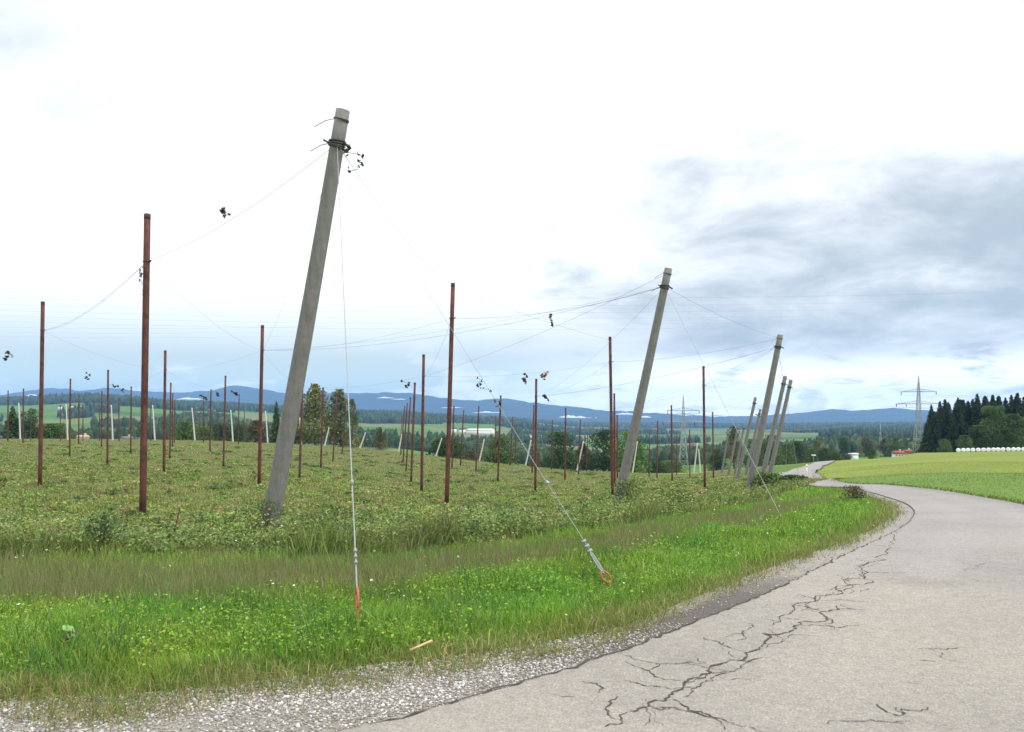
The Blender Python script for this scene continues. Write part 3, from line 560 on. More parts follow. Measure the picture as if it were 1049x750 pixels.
# ---------------------------------------------------------------- road, shoulder, cracks
def asphalt():
    m = bpy.data.materials.new('asphalt'); m.use_nodes = True; t = m.node_tree; b = t.nodes['Principled BSDF']; l = t.links.new
    b.inputs['Roughness'].default_value = .9; b.inputs['Specular IOR Level'].default_value = .2
    g = t.nodes.new('ShaderNodeNewGeometry')
    def nz(s, d=4, r=.6):
        n = t.nodes.new('ShaderNodeTexNoise'); n.inputs['Scale'].default_value = s; n.inputs['Detail'].default_value = d; n.inputs['Roughness'].default_value = r; l(g.outputs['Position'], n.inputs['Vector']); return n.outputs['Fac']
    def ramp(v, pts):
        r = t.nodes.new('ShaderNodeValToRGB'); l(v, r.inputs[0]); e = r.color_ramp.elements
        e[0].position = pts[0][0]; e[0].color = (*pts[0][1], 1); e[1].position = pts[-1][0]; e[1].color = (*pts[-1][1], 1)
        for p, c in pts[1:-1]: q = e.new(p); q.color = (*c, 1)
        return r.outputs[0]
    at = t.nodes.new('ShaderNodeAttribute'); at.attribute_name = 'Col'
    a = ramp(nz(.45, 5), [(.3, (.88, .88, .90)), (.5, (1, 1, 1)), (.7, (1.08, 1.05, 1.0))])
    vo = t.nodes.new('ShaderNodeTexVoronoi'); vo.inputs['Scale'].default_value = 95; l(g.outputs['Position'], vo.inputs['Vector'])
    sepc = t.nodes.new('ShaderNodeSeparateColor'); l(vo.outputs['Color'], sepc.inputs[0])
    c = ramp(sepc.outputs[0], [(0, (.80, .80, .80)), (.45, (.98, .98, .98)), (.8, (1.03, 1.03, 1.02)), (1, (1.25, 1.24, 1.2))])
    d = ramp(nz(14, 6, .7), [(.3, (.86, .86, .86)), (.7, (1.12, 1.12, 1.12))])
    src = at.outputs['Color']
    for f in (a, c, d):
        q = t.nodes.new('ShaderNodeMix'); q.data_type = 'RGBA'; q.blend_type = 'MULTIPLY'; q.inputs[0].default_value = 1; l(src, q.inputs[6]); l(f, q.inputs[7]); src = q.outputs[2]
    l(src, b.inputs['Base Color'])
    bu = t.nodes.new('ShaderNodeBump'); bu.inputs['Strength'].default_value = .5; bu.inputs['Distance'].default_value = .006; l(vo.outputs['Distance'], bu.inputs['Height']); l(bu.outputs[0], b.inputs['Normal'])
    return m
MT['asphalt'] = asphalt()
def ribbon(name, left, right, y0, y1, n, m, lift, colf, kind='structure'):
    Lp = np.array(left); Rp = np.array(right)
    o1 = np.argsort(Lp[:, 1]); o2 = np.argsort(Rp[:, 1]); Lp = Lp[o1]; Rp = Rp[o2]
    ys = y0 + (y1 - y0) * np.linspace(0, 1, n) ** 2.2
    xl = np.interp(ys, Lp[:, 1], Lp[:, 0]); xr = np.interp(ys, Rp[:, 1], Rp[:, 0])
    if n > 100:
        xl = xl.copy(); 
    t = np.linspace(0, 1, m)[None]; Xg = xl[:, None] * (1 - t) + xr[:, None] * t; Yg = np.repeat(ys[:, None], m, 1)
    x, y = Xg.ravel(), Yg.ravel(); z = H(x, y) + lift + np.where(y > 60, .04, 0); i = (np.arange(n - 1)[:, None] * m + np.arange(m - 1)[None]).ravel()
    o = make_mesh(name, np.c_[x, y, z], [(4, np.c_[i, i + 1, i + m + 1, i + m])], MT['asphalt'], colf(x, y, t.repeat(n, 0).ravel()), smooth=True)
    return tag(o, kind=kind)
def smooth_line(P, it=2):
    P = [tuple(p) for p in P]
    for _ in range(it):
        Q = [P[0]]
        for a, b in zip(P[:-1], P[1:]): Q += [(a[0] * .75 + b[0] * .25, a[1] * .75 + b[1] * .25), (a[0] * .25 + b[0] * .75, a[1] * .25 + b[1] * .75)]
        P = Q + [P[-1]]
    return P
def road_col(x, y, t):
    k2 = _smooth(np.clip((y - 5.5) / 5, 0, 1))[:, None]; c = np.array((.300, .280, .245)) * (1 - k2) + np.array((.292, .280, .262)) * k2
    trk = np.exp(-((t - .30) / .09) ** 2) + np.exp(-((t - .68) / .09) ** 2); c = c * (1 + .05 * trk[:, None])
    st = np.clip(wobble(x, y, 1.1, 31) + .6 * wobble(x, y, .37, 32) - .75, 0, 1)[:, None]; c = c * (1 - .22 * st)
    pch = np.clip(wobble(x, y, 3.1, 33) * 1.5 - .5, 0, 1)[:, None]; c = c * (1 + .06 * pch)
    k = (.5 + .5 * wobble(x, y, 2.5, 3))[:, None]; c = c * (1 - .10 * k) ; c[:, 2] += .004 * k[:, 0]
    d = dist_line(x, y, ROAD_RIGHT)[:, None]; c *= 1 - .18 * np.exp(-(d / .35) ** 2)
    return c
RRS = smooth_line(ROAD_RIGHT); RLS = smooth_line([(-12, -6)] + RL)
ribbon('road', RLS, RRS, -6, 199, 620, 60, .035, road_col)
SHL = [(-14, -6), (-12, 1), (-9, 2.95), (-4.3, 4.15), (-2.4, 4.3), (-1.6, 4.5), (-1.0, 4.75), (-.5, 5.05), (0.1, 5.3), (.66, 5.7), (1.15, 6.3), (2.1, 7.5), (3.3, 8.95), (4.1, 9.9), (5.45, 11.8), (6.85, 14.1), (8.1, 16.6), (9.5, 20.2), (11.3, 26.8)]
def sh_col(x, y, t):
    c = np.ones((x.size, 3)) * np.array((.25, .235, .20))
    n1_ = wobble(x, y, .5, 1); n2_ = wobble(x, y, .16, 2)
    dk = np.clip(np.minimum((y - 4.9) / .5, (8.3 - y) / 1.2) + .5 * n1_ + .3 * n2_, 0, 1) * np.clip((t - .18) * 5 + n1_ * .6, 0, 1)
    c = c * (1 - dk[:, None]) + np.array((.115, .105, .095)) * dk[:, None]
    pl = np.clip((y - 7.2) / 1.5 + .5 * n1_, 0, 1)[:, None]; c = c * (1 - pl) + np.array((.275, .262, .24)) * (1 - .22 * np.clip(n1_ + n2_, 0, 1)[:, None]) * pl
    return c
ribbon('shoulder', SHL, [(-12, -6)] + RLS, -6, 27, 420, 26, .018, sh_col)
MT['crack'] = material('crack_fill', (.075, .068, .06), 1.0, spec=.05, var=.3, vscale=20)
cr = random.Random(4)
def crack_mesh(lines):
    V = []; F = []
    def rib(P, w0, lift):
        # subdivide with random jag
        P = [np.array(p, float) for p in P]
        for it in range(4):
            Q = [P[0]]
            for a, b in zip(P[:-1], P[1:]):
                d = b - a; L_ = np.hypot(*d)
                if L_ > .035: Q.append((a + b) / 2 + np.array((-d[1], d[0])) * cr.gauss(0, .13))
                Q.append(b)
            P = Q
        n = len(P)
        for i, p in enumerate(P):
            d = P[min(i + 1, n - 1)] - P[max(i - 1, 0)]; d = d / (np.hypot(*d) + 1e-9); nn_ = np.array((-d[1], d[0])); t = i / (n - 1)
            ww = w0 * (.25 + .75 * math.sin(math.pi * min(1, max(0, .12 + .8 * t)))) * cr.uniform(.2, 1.5) * (1 + p[1] * .02)
            for s in (-1, 1):
                q = p + nn_ * ww * s; V.append((q[0], q[1], lift))
        b = len(V) - 2 * n
        for i in range(n - 1): F.append((b + 2 * i, b + 2 * i + 1, b + 2 * i + 3, b + 2 * i + 2))
        return P
    for w_, P in lines:
        Q = rib(P, .0042 * w_, 0)
        for k in range(int(len(Q) / 17)):
            i = cr.randrange(len(Q)); p = Q[i]; a = cr.uniform(0, 6.28); ln = cr.uniform(.08, .4) * (.6 + w_ * .5)
            B = [p]
            for s in range(4): a += cr.gauss(0, .5); p = p + np.array((math.cos(a), math.sin(a))) * ln / 4; B.append(p)
            rib(B, .0028 * w_, 0)
    V = np.array(V); V[:, 2] = H(V[:, 0], V[:, 1]) + .035 + .004
    return V, F
EXTRA = []
for _ in range(12):
    base = CRACKS[cr.choice([0, 0, 1, 1, 1])][1]; k = cr.randrange(len(base)); p = np.array(base[k]) + np.array((cr.gauss(-.05, .35), cr.gauss(0, .35))); a = cr.gauss(1.0, .7); ln = cr.uniform(.2, .5); P = [tuple(p)]
    for s in range(4): a += cr.gauss(0, .45); p = p + np.array((math.cos(a), math.sin(a))) * ln / 4; P.append(tuple(p))
    EXTRA.append((cr.uniform(.25, .6), P))
V, F = crack_mesh(CRACKS + EXTRA); tag(make_mesh('road_cracks', V, F, MT['crack']), kind='structure')
def groove(P, w0, name):
    P = np.array(P); V = []; F = []; acc = []
    for a, b in zip(P[:-1], P[1:]):
        k = max(2, int(np.hypot(*(b - a)) / .06)); acc += [a + (b - a) * i / k for i in range(k)]
    n = len(acc)
    for i, p in enumerate(acc):
        d = acc[min(i + 1, n - 1)] - acc[max(i - 1, 0)]; d = d / np.hypot(*d); nn_ = np.array((-d[1], d[0])); j = .012 * cr.gauss(0, 1)
        w_ = w0 * cr.uniform(.15, 1.3) * (1 - .06 * max(0, p[1] - 7)) if p[1] < 16 else .002
        for s in (-1, 1): q = p + nn_ * (w_ * s + j); V.append((q[0], q[1], 0))
    for i in range(n - 1): F.append((2 * i, 2 * i + 1, 2 * i + 3, 2 * i + 2))
    V = np.array(V); V[:, 2] = H(V[:, 0], V[:, 1]) + .040
    tag(make_mesh(name, V, F, MT['crack']), kind='structure')
groove(smooth_line(ASPHALT_EDGE[2:]), .011, 'road_edge_joint')

# gravel stones on the shoulder
def stones(n, sel, name, s0, s1, cols):
    ico = np.array([(0, 0, 1), (.894, 0, .447), (.276, .851, .447), (-.724, .526, .447), (-.724, -.526, .447), (.276, -.851, .447), (.724, .526, -.447), (-.276, .851, -.447), (-.894, 0, -.447), (-.276, -.851, -.447), (.724, -.526, -.447), (0, 0, -1)])
    fc = np.array([(0, 1, 2), (0, 2, 3), (0, 3, 4), (0, 4, 5), (0, 5, 1), (1, 6, 2), (2, 7, 3), (3, 8, 4), (4, 9, 5), (5, 10, 1), (2, 6, 7), (3, 7, 8), (4, 8, 9), (5, 9, 10), (1, 10, 6), (6, 11, 7), (7, 11, 8), (8, 11, 9), (9, 11, 10), (10, 11, 6)])
    x, y = sel(n); k = len(x); s = np.exp(rng.uniform(np.log(s0), np.log(s1), k)); z = H(x, y) + .02 + s * .15
    a = rng.uniform(0, 6.28, k); ca, sa = np.cos(a), np.sin(a)
    P = ico[None] * (1 + rng.uniform(-.3, .3, (k, 12, 1))) * (s[:, None] * rng.uniform(.6, 1.2, (k, 1)))[:, :, None] * np.array((1, .75, .55))
    Q = np.stack([P[..., 0] * ca[:, None] - P[..., 1] * sa[:, None], P[..., 0] * sa[:, None] + P[..., 1] * ca[:, None], P[..., 2]], -1) + np.stack([x, y, z], -1)[:, None]
    Fc = (fc[None] + (np.arange(k) * 12)[:, None, None]).reshape(-1, 3)
    cc = np.array(cols)[rng.randint(0, len(cols), k)] * rng.uniform(.8, 1.2, (k, 1)); cc = np.repeat(cc, 12, 0)
    return make_mesh(name, Q.reshape(-1, 3), [(3, Fc)], MT['stone'], cc)
MT['stone'] = material('stone', attr=True, rough=.85, var=.15, vscale=60, spec=.2)
def sel_shoulder(n):
    y = rng.uniform(2.9, 9.2, n * 3); S = np.array(SHL); Q = np.array(RLS); Q = Q[np.argsort(Q[:, 1])]
    t = rng.uniform(-.25, .98, n * 3); xl = np.interp(y, S[:, 1], S[:, 0]); xr = np.interp(y, Q[:, 1], Q[:, 0])
    x = xl * (1 - t) + xr * t
    # plain-area weighting and thinning where the asphalt is whole
    keep = rng.uniform(0, 1, n * 3) < (xr - xl) / 7 * np.where(y < 5.1, 1, np.where(y < 6.0, .40, .03)) * 3
    keep &= (x / y > -1.1); keep &= (wobble(x, y, .45, 41) + .5 * wobble(x, y, .15, 42) + rng.normal(0, .5, x.size) > -.95)
    return x[keep][:n], y[keep][:n]
tag(stones(46000, sel_shoulder, 'gravel', .004, .013, [(.33, .315, .29), (.45, .44, .42), (.22, .21, .19), (.28, .245, .20), (.56, .55, .54), (.25, .24, .22)]), kind='stuff', label='loose pale gravel along the edge of the asphalt', cat='gravel')
def sel_edge(n):
    G = np.array(smooth_line(GRASS_EDGE[1:22])); i = rng.randint(0, len(G) - 1, n); t = rng.uniform(0, 1, n)[:, None]; p = G[i] * (1 - t) + G[i + 1] * t
    k = p[:, 1] < 9; p = p[k]; n = len(p)
    return p[:, 0] + rng.normal(0.05, .07, n), p[:, 1] + rng.normal(0, .06, n)
tag(stones(2600, sel_edge, 'grit', .005, .013, [(.3, .26, .2), (.45, .42, .38), (.35, .2, .12)]), kind='stuff', label='grit and crumbs where the verge meets the road', cat='gravel')

# ---------------------------------------------------------------- grass and weeds
def blades(name, x, y, h, wd, lean, col, label, cat, seg=2, lift=0.0, curl=.5):
    n = len(x); z = H(x, y) - .01 + lift
    a = rng.uniform(0, 2 * np.pi, n); la = rng.uniform(0, 2 * np.pi, n); ln = lean * rng.uniform(.2, 1.3, n) * h
    wx, wy = np.cos(a) * wd / 2, np.sin(a) * wd / 2; lx, ly = np.cos(la) * ln, np.sin(la) * ln
    hh = h * np.sqrt(np.clip(1 - (ln / h) ** 2 * .5, .15, 1))
    if seg == 2:
        V = np.stack([np.stack([x - wx, y - wy, z], 1), np.stack([x + wx, y + wy, z], 1),
                      np.stack([x + wx * .8 + lx * .3, y + wy * .8 + ly * .3, z + hh * .62], 1), np.stack([x - wx * .8 + lx * .3, y - wy * .8 + ly * .3, z + hh * .62], 1),
                      np.stack([x + lx, y + ly, z + hh * (1 - curl * .35 * (ln / h))], 1)], 1).reshape(-1, 3)
        b = np.arange(n) * 5; F = [(4, np.c_[b, b + 1, b + 2, b + 3]), (3, np.c_[b + 3, b + 2, b + 4])]; rep = 5
    else:
        V = np.stack([np.stack([x - wx, y - wy, z], 1), np.stack([x + wx, y + wy, z], 1), np.stack([x + lx, y + ly, z + hh], 1)], 1).reshape(-1, 3)
        b = np.arange(n) * 3; F = [(3, np.c_[b, b + 1, b + 2])]; rep = 3
    return tag(make_mesh(name, V, F, MT['blade'], np.repeat(col, rep, 0)), label, cat, kind='stuff')
def leaves(name, x, y, z, s, col, label, cat, mat='leaf', flat=.6, tri=False):
    """diamond leaves at points, random tilt (flat = how level)"""
    n = len(x); nrm = rng.normal(0, 1, (n, 3)); nrm[:, 2] = np.abs(nrm[:, 2]) + flat * 2; nrm /= np.linalg.norm(nrm, axis=1)[:, None]
    r = rng.normal(0, 1, (n, 3)); u = np.cross(nrm, r); u /= np.linalg.norm(u, axis=1)[:, None]; v = np.cross(nrm, u)
    c = np.stack([x, y, z], 1); u = u * s[:, None] * .5; v = v * s[:, None] * .36
    V = np.stack([c - u, c + v * .9 - u * .1, c + u, c - v * .9 - u * .1], 1).reshape(-1, 3); b = np.arange(n) * 4
    return V, [(4, np.c_[b, b + 1, b + 2, b + 3])], np.repeat(col, 4, 0)
def sample(n, y0, y1, u0=-.85, u1=.85):
    y = np.exp(rng.uniform(np.log(y0), np.log(y1), n)); return rng.uniform(u0, u1, n) * (y + .3), y
def shades(n, cols, p, v=.25):
    return np.array(cols)[rng.choice(len(cols), n, p=p)] * (1 + rng.uniform(-v, v, (n, 1)))
def not_paved(x, y, j=.06):
    return ~pip(x + rng.normal(0, j, x.size), y + rng.normal(0, j, x.size), PAVED)
# 1 verge
x, y = sample(520000, 3.6, 34)
ok = not_paved(x, y) & ~pip(x, y, MEADOW) & ~pip(x + .2 * wobble(x, y, 1.2, 1), y + .25 * wobble(x, y, 1, 2), FIELD)
band = pip(x + .35 * wobble(x, y, 1.3, 7) + rng.normal(0, .25, x.size), y + .3 * wobble(x, y, .9, 8) + rng.normal(0, .22, x.size), DRY_BAND) & (rng.uniform(0, 1, x.size) > .14)
ok &= ~(band & (rng.uniform(0, 1, x.size) < .55)) & (np.hypot(x - ANCHOR_A[0], (y - ANCHOR_A[1] + .12) * .7) > .13) & (np.hypot(x - ANCHOR_B[0], y - ANCHOR_B[1] + .1) > .12)
x, y, band = x[ok], y[ok], band[ok]
de = dist_line(x, y, GRASS_EDGE); tall = .5 + .5 * wobble(x, y, .55, 3) * 1 + .25 * wobble(x, y, .2, 4); tall = np.clip(tall, 0, 1.2) ** 1.5
edge = np.clip(1 - (de + .10 * wobble(x, y, .4, 5)) / .62, 0, 1)
h = (.055 + .11 * tall) * rng.uniform(.4, 1.5, x.size) * (1 - .15 * edge); h = np.where(band, rng.uniform(.06, .17, x.size), h)
far_k = np.clip((y - 4) / 16, 0, 1); wd = .0042 + .009 * far_k; wd = np.where(band, wd * .6, wd)
col = shades(x.size, [(.165, .335, .040), (.23, .41, .050), (.09, .20, .036), (.28, .37, .08), (.44, .40, .20)], [.34, .27, .20, .14, .05])
hue = (wobble(x, y, 1.5, 9))[:, None]; col *= 1 + .18 * hue + .14 * wobble(x, y, .35, 44)[:, None]; col[:, 0] *= (1 + .25 * wobble(x, y, .8, 2))
dk = np.clip(wobble(x, y, .45, 12) * 1.2 - .35, 0, 1)[:, None]; col = col * (1 - dk * .6) + np.array((.06, .14, .04)) * dk * .6
ec = shades(x.size, [(.21, .23, .07), (.38, .33, .16), (.26, .20, .09), (.16, .25, .05)], [.36, .16, .08, .40]); e_ = (edge > rng.uniform(.0, .75, x.size))[:, None]; col = np.where(e_, ec, col)
bc = shades(x.size, [(.19, .225, .075), (.16, .235, .06), (.23, .21, .10), (.13, .20, .05)], [.32, .34, .14, .2]); col = np.where(band[:, None], bc, col)
print('verge blades', x.size)
blades('verge_grass', x, y, h, wd, np.where(edge > .3, .95, .70), col, 'bright green roadside grass turning straw-coloured at the gravel', 'grass')
# 1a straw and dead stems lying at the edge
G_ = np.array(smooth_line(GRASS_EDGE[1:22])); i_ = rng.randint(0, len(G_) - 1, 11000); t_ = rng.uniform(0, 1, 11000)[:, None]; p_ = G_[i_] * (1 - t_) + G_[i_ + 1] * t_
x, y = p_[:, 0] + rng.normal(-.14, .16, 11000) * .7, p_[:, 1] + rng.normal(.14, .17, 11000); ok = (wobble(x, y, .3, 61) + rng.normal(0, .5, x.size) > -.3); x, y = x[ok], y[ok]
blades('edge_straw', x, y, rng.uniform(.05, .19, x.size), np.full(x.size, .0042) * (1 + y / 15), 1.25, shades(x.size, [(.42, .36, .18), (.28, .25, .11), (.20, .23, .07), (.22, .15, .08), (.17, .24, .055)], [.18, .18, .30, .05, .29], .3), 'flattened straw and dry grass hanging over the gravel edge', 'grass', curl=1.2)
# 1b long arching blades, dark tufts
x, y = sample(30000, 3.8, 16); tt = wobble(x, y, .5, 12) + .3 * wobble(x, y, .2, 3)
ok = not_paved(x, y) & ~pip(x, y, MEADOW) & ~pip(x, y, FIELD) & ~pip(x, y, DRY_BAND) & (tt > .25) & (dist_line(x, y, GRASS_EDGE) > .35); x, y = x[ok], y[ok]
blades('grass_tufts', x, y, rng.uniform(.18, .36, x.size), np.full(x.size, .006), .8, shades(x.size, [(.07, .18, .05), (.12, .26, .04), (.16, .27, .08)], [.4, .4, .2]), 'longer dark green grass tufts in the verge', 'grass', curl=.9)
# 1c broad leaves in the verge
x, y = sample(330000, 4.2, 30); kk = .5 * wobble(x, y, .8, 21) + .4 * wobble(x, y, .23, 2) + .6 * rng.normal(0, .6, x.size) + np.clip((y - 5.2) / 2.5, -.7, .1)
ok = not_paved(x, y) & ~pip(x, y, MEADOW) & ~pip(x, y, FIELD) & ~pip(x, y, DRY_BAND) & (y < np.interp(x, np.array(DRY_BAND[9:])[::-1, 0], np.array(DRY_BAND[9:])[::-1, 1])) & (kk > .22) & (dist_line(x, y, GRASS_EDGE) > .45); x, y = x[ok], y[ok]
z = H(x, y) + rng.uniform(.02, .15, x.size)
V, F, C = leaves('c', x, y, z, np.exp(rng.uniform(np.log(.008), np.log(.027), x.size)) * (1 + y / 18), shades(x.size, [(.16, .31, .035), (.23, .38, .045), (.10, .20, .035), (.30, .40, .09)], [.4, .3, .2, .1]), '', '')
tag(make_mesh('verge_herbs', V, F, MT['leaf'], C), 'low broad-leaved herbs and clover among the verge grass', 'herbs', kind='stuff')
# 2 hop field cover
x, y = sample(430000, 8.2, 165)
fedge = pip(x + .25 * wobble(x, y, 1.2, 1), y + .25 * wobble(x, y, 1, 2), FIELD); x, y = x[fedge], y[fedge]
cl = .5 + .5 * wobble(x, y, .9, 13) + .3 * wobble(x, y, .33, 14); cl = np.clip(cl, 0, 1.3); kp = rng.uniform(0, 1, x.size) < .35 + .65 * np.clip(cl * 1.6, 0, 1); x, y, cl = x[kp], y[kp], cl[kp]; dF = dist_line(x, y, FIELD_EDGE)
wk = np.exp(-(dF / 2.0) ** 2) * np.clip(.6 + .8 * wobble(x, y, 1.3, 15), .1, 1.4)
kf = np.clip((y - 8) / 60, 0, 1)
wk = wk * np.where((np.hypot(x + 4.0, (y - 12.2) * .6) > .9) & (np.hypot(x - 3.2, (y - 21.6) * .5) > .9), 1, .15); h = (.04 + .14 * cl ** 1.5 + .34 * wk * np.clip(.5 + wobble(x, y, .5, 51), .1, 1.4)) * rng.uniform(.4, 1.4, x.size) * (1 + .2 * kf); wd = .008 + .035 * kf ** .8 + .004 * wk
col = shades(x.size, [(.22, .26, .06), (.175, .24, .055), (.27, .29, .08), (.36, .34, .15), (.075, .110, .036), (.18, .25, .06)], [.27, .24, .17, .07, .13, .12], .4)
big = (wobble(x, y, 7, 16) + wobble(x, y, 2.2, 26))[:, None]; col *= 1 + .13 * big; br = np.clip(1.3 * wobble(x, y, 1.6, 17) + .6 * wobble(x, y, .5, 18) - .45, 0, 1)[:, None]; col = col * (1 - .6 * br) + np.array((.19, .135, .08)) * br * .6
wg = wk[:, None].clip(0, 1); col = col * (1 - .4 * wg) + np.array((.110, .185, .065)) * wg * .4
print('field blades', x.size)
blades('field_cover', x, y, h, wd, .7, col, 'rough mixed weeds and stubble covering the hop field', 'weeds')
x, y = sample(260000, 8.4, 120); ok = pip(x, y, FIELD); x, y = x[ok], y[ok]; dF = dist_line(x, y, FIELD_EDGE); wk = np.exp(-(dF / 2.0) ** 2) * np.clip(.6 + .9 * wobble(x, y, 1.3, 15), 0, 1.4)
ok = (wobble(x, y, .8, 19) + .5 * wobble(x, y, .3, 20) + wk * 1.5 > .15); x, y, wk = x[ok], y[ok], wk[ok]
z = H(x, y) + rng.uniform(.02, .16, x.size) + rng.uniform(0, .42, x.size) * wk
col = shades(x.size, [(.18, .26, .07), (.14, .21, .06), (.25, .30, .09), (.34, .35, .17), (.09, .13, .05)], [.34, .22, .24, .08, .12], .3)
V, F, C = leaves('c', x, y, z, rng.uniform(.015, .045, x.size) * (1 + y / 28), col, '', '')
tag(make_mesh('field_herbs', V, F, MT['leaf'], C), 'leafy weeds and hop shoots scattered over the hop field', 'weeds', kind='stuff')
# bushy weeds: thick along the front of the hop field, scattered clumps behind
def clumps(name, px_, py_, rad, hh_, tone, prob, lo, hi, dens, label):
    XX = []; YY = []; ZZ = []; CC_ = []; SS = []
    for c_i in range(len(px_)):
        n_ = int(dens * (rad[c_i] / .3) ** 1.3) + 12; a_ = rng.uniform(0, 6.28, n_); v_ = rng.uniform(0, 1, n_)
        r_ = rad[c_i] * np.abs(rng.normal(0, .55, n_)) * np.sqrt(np.clip(1.15 - v_, .05, 1)); XX.append(px_[c_i] + r_ * np.cos(a_)); YY.append(py_[c_i] + r_ * np.sin(a_)); ZZ.append(v_ * hh_[c_i])
        CC_.append(tone[rng.choice(len(tone), p=prob)] * rng.uniform(.6, 1.4, (n_, 1))); SS.append(np.full(n_, rng.uniform(lo, hi)) * (1 + py_[c_i] / 32))
    XX = np.concatenate(XX); YY = np.concatenate(YY); ZZ = np.concatenate(ZZ) + H(XX, YY); SS = np.concatenate(SS) * rng.uniform(.6, 1.5, XX.size)
    V, F, C = leaves('c', XX, YY, ZZ, SS, np.concatenate(CC_), '', '', flat=.2)
    tag(make_mesh(name, V, F, MT['leaf'], C), label, 'weeds', kind='stuff')
FE = np.array(smooth_line(FIELD_EDGE[:9])); nc_ = 420; ii_ = rng.randint(0, len(FE) - 1, nc_); tt_ = rng.uniform(0, 1, nc_)[:, None]; pc_ = FE[ii_] * (1 - tt_) + FE[ii_ + 1] * tt_
pc_[:, 1] += np.abs(rng.normal(.2, 1.7, nc_)) * (1 + pc_[:, 1] / 25); pc_[:, 0] -= np.abs(rng.normal(0, .6, nc_)); pc_ = pc_[wobble(pc_[:, 0], pc_[:, 1], 1.1, 71) > -.35]; nc_ = len(pc_)
def clear_of(x, y, r=.85): return (np.hypot(x + 4.0, (y - 12.2) * .6) > r) & (np.hypot(x - 3.2, (y - 21.6) * .5) > r)
pc_ = pc_[clear_of(pc_[:, 0], pc_[:, 1])]; nc_ = len(pc_)
clumps('weed_thicket', pc_[:, 0], pc_[:, 1], rng.uniform(.12, .40, nc_) * (1 + pc_[:, 1] / 40), np.exp(rng.uniform(np.log(.09), np.log(.42), nc_)), np.array([(.13, .215, .07), (.17, .26, .08), (.22, .29, .10), (.27, .31, .12), (.10, .175, .06), (.30, .28, .15)]), [.22, .25, .2, .12, .15, .06], .014, .038, 110, 'bushy mixed green weeds lining the front of the hop field')
x, y = sample(3800, 10, 110); ok = pip(x, y, FIELD); x, y = x[ok], y[ok]; k_ = len(x)
clumps('field_clumps', x, y, rng.uniform(.12, .45, k_) * (1 + y / 50), rng.uniform(.06, .20, k_), np.array([(.14, .21, .06), (.20, .30, .07), (.29, .35, .10), (.35, .34, .15), (.09, .14, .05), (.25, .19, .10), (.21, .34, .08)]), [.2, .18, .2, .1, .14, .08, .1], .018, .045, 55, 'low clumps of weeds and cut bines scattered across the hop field')
# pale flower heads
x, y = sample(900, 5.2, 90); ok = not_paved(x, y) & ~pip(x, y, MEADOW); x, y = x[ok], y[ok]; z = H(x, y) + rng.uniform(.10, .28, x.size)
V, F, C = leaves('c', x, y, z, rng.uniform(.012, .022, x.size) * (1 + y / 12), shades(x.size, [(.6, .58, .42), (.55, .5, .15), (.7, .7, .68)], [.4, .3, .3]), '', '')
tag(make_mesh('wild_flowers', V, F, MT['leaf'], C), 'tiny pale seed heads and flowers dotted through weeds', 'flowers', kind='stuff')
# dry stalk band: fine seed stalks
x, y = sample(80000, 6, 24); ok = pip(x + .35 * wobble(x, y, 1.3, 7), y + .3 * wobble(x, y, .9, 8), DRY_BAND); x, y = x[ok], y[ok]
blades('dry_stalks', x, y, rng.uniform(.12, .30, x.size), np.full(x.size, .0045) * (1 + y / 20), .35, shades(x.size, [(.22, .22, .10), (.18, .21, .08), (.25, .20, .13)], [.4, .4, .2]), 'fine brownish seed stalks in the strip below the weeds', 'grass', seg=1)
# meadow right of the road
x, y = sample(150000, 6, 75, .25, 1.0); ok = pip(x, y, MEADOW) & not_paved(x, y, .08); x, y = x[ok], y[ok]; dr = dist_line(x, y, ROAD_RIGHT)
h = rng.uniform(.02, .045, x.size) + .10 * np.exp(-(dr / .4) ** 2) * rng.uniform(.3, 1, x.size)
s = _smooth(np.clip((y - 37) / 3, 0, 1))[:, None]; col = shades(x.size, [(.145, .22, .05), (.135, .20, .048), (.165, .23, .055)], [.4, .3, .3], .2) * (1 - s) + shades(x.size, [(.175, .22, .045), (.16, .21, .045)], [.5, .5], .2) * s
e_ = (np.exp(-(dr / .3) ** 2) > rng.uniform(0.2, 1, x.size))[:, None]; col = np.where(e_, shades(x.size, [(.12, .10, .05), (.09, .11, .04)], [.5, .5]), col)
blades('meadow_grass', x, y, h, .01 + .0007 * y, .6, col, 'short mown meadow grass right of the road', 'grass', seg=1)
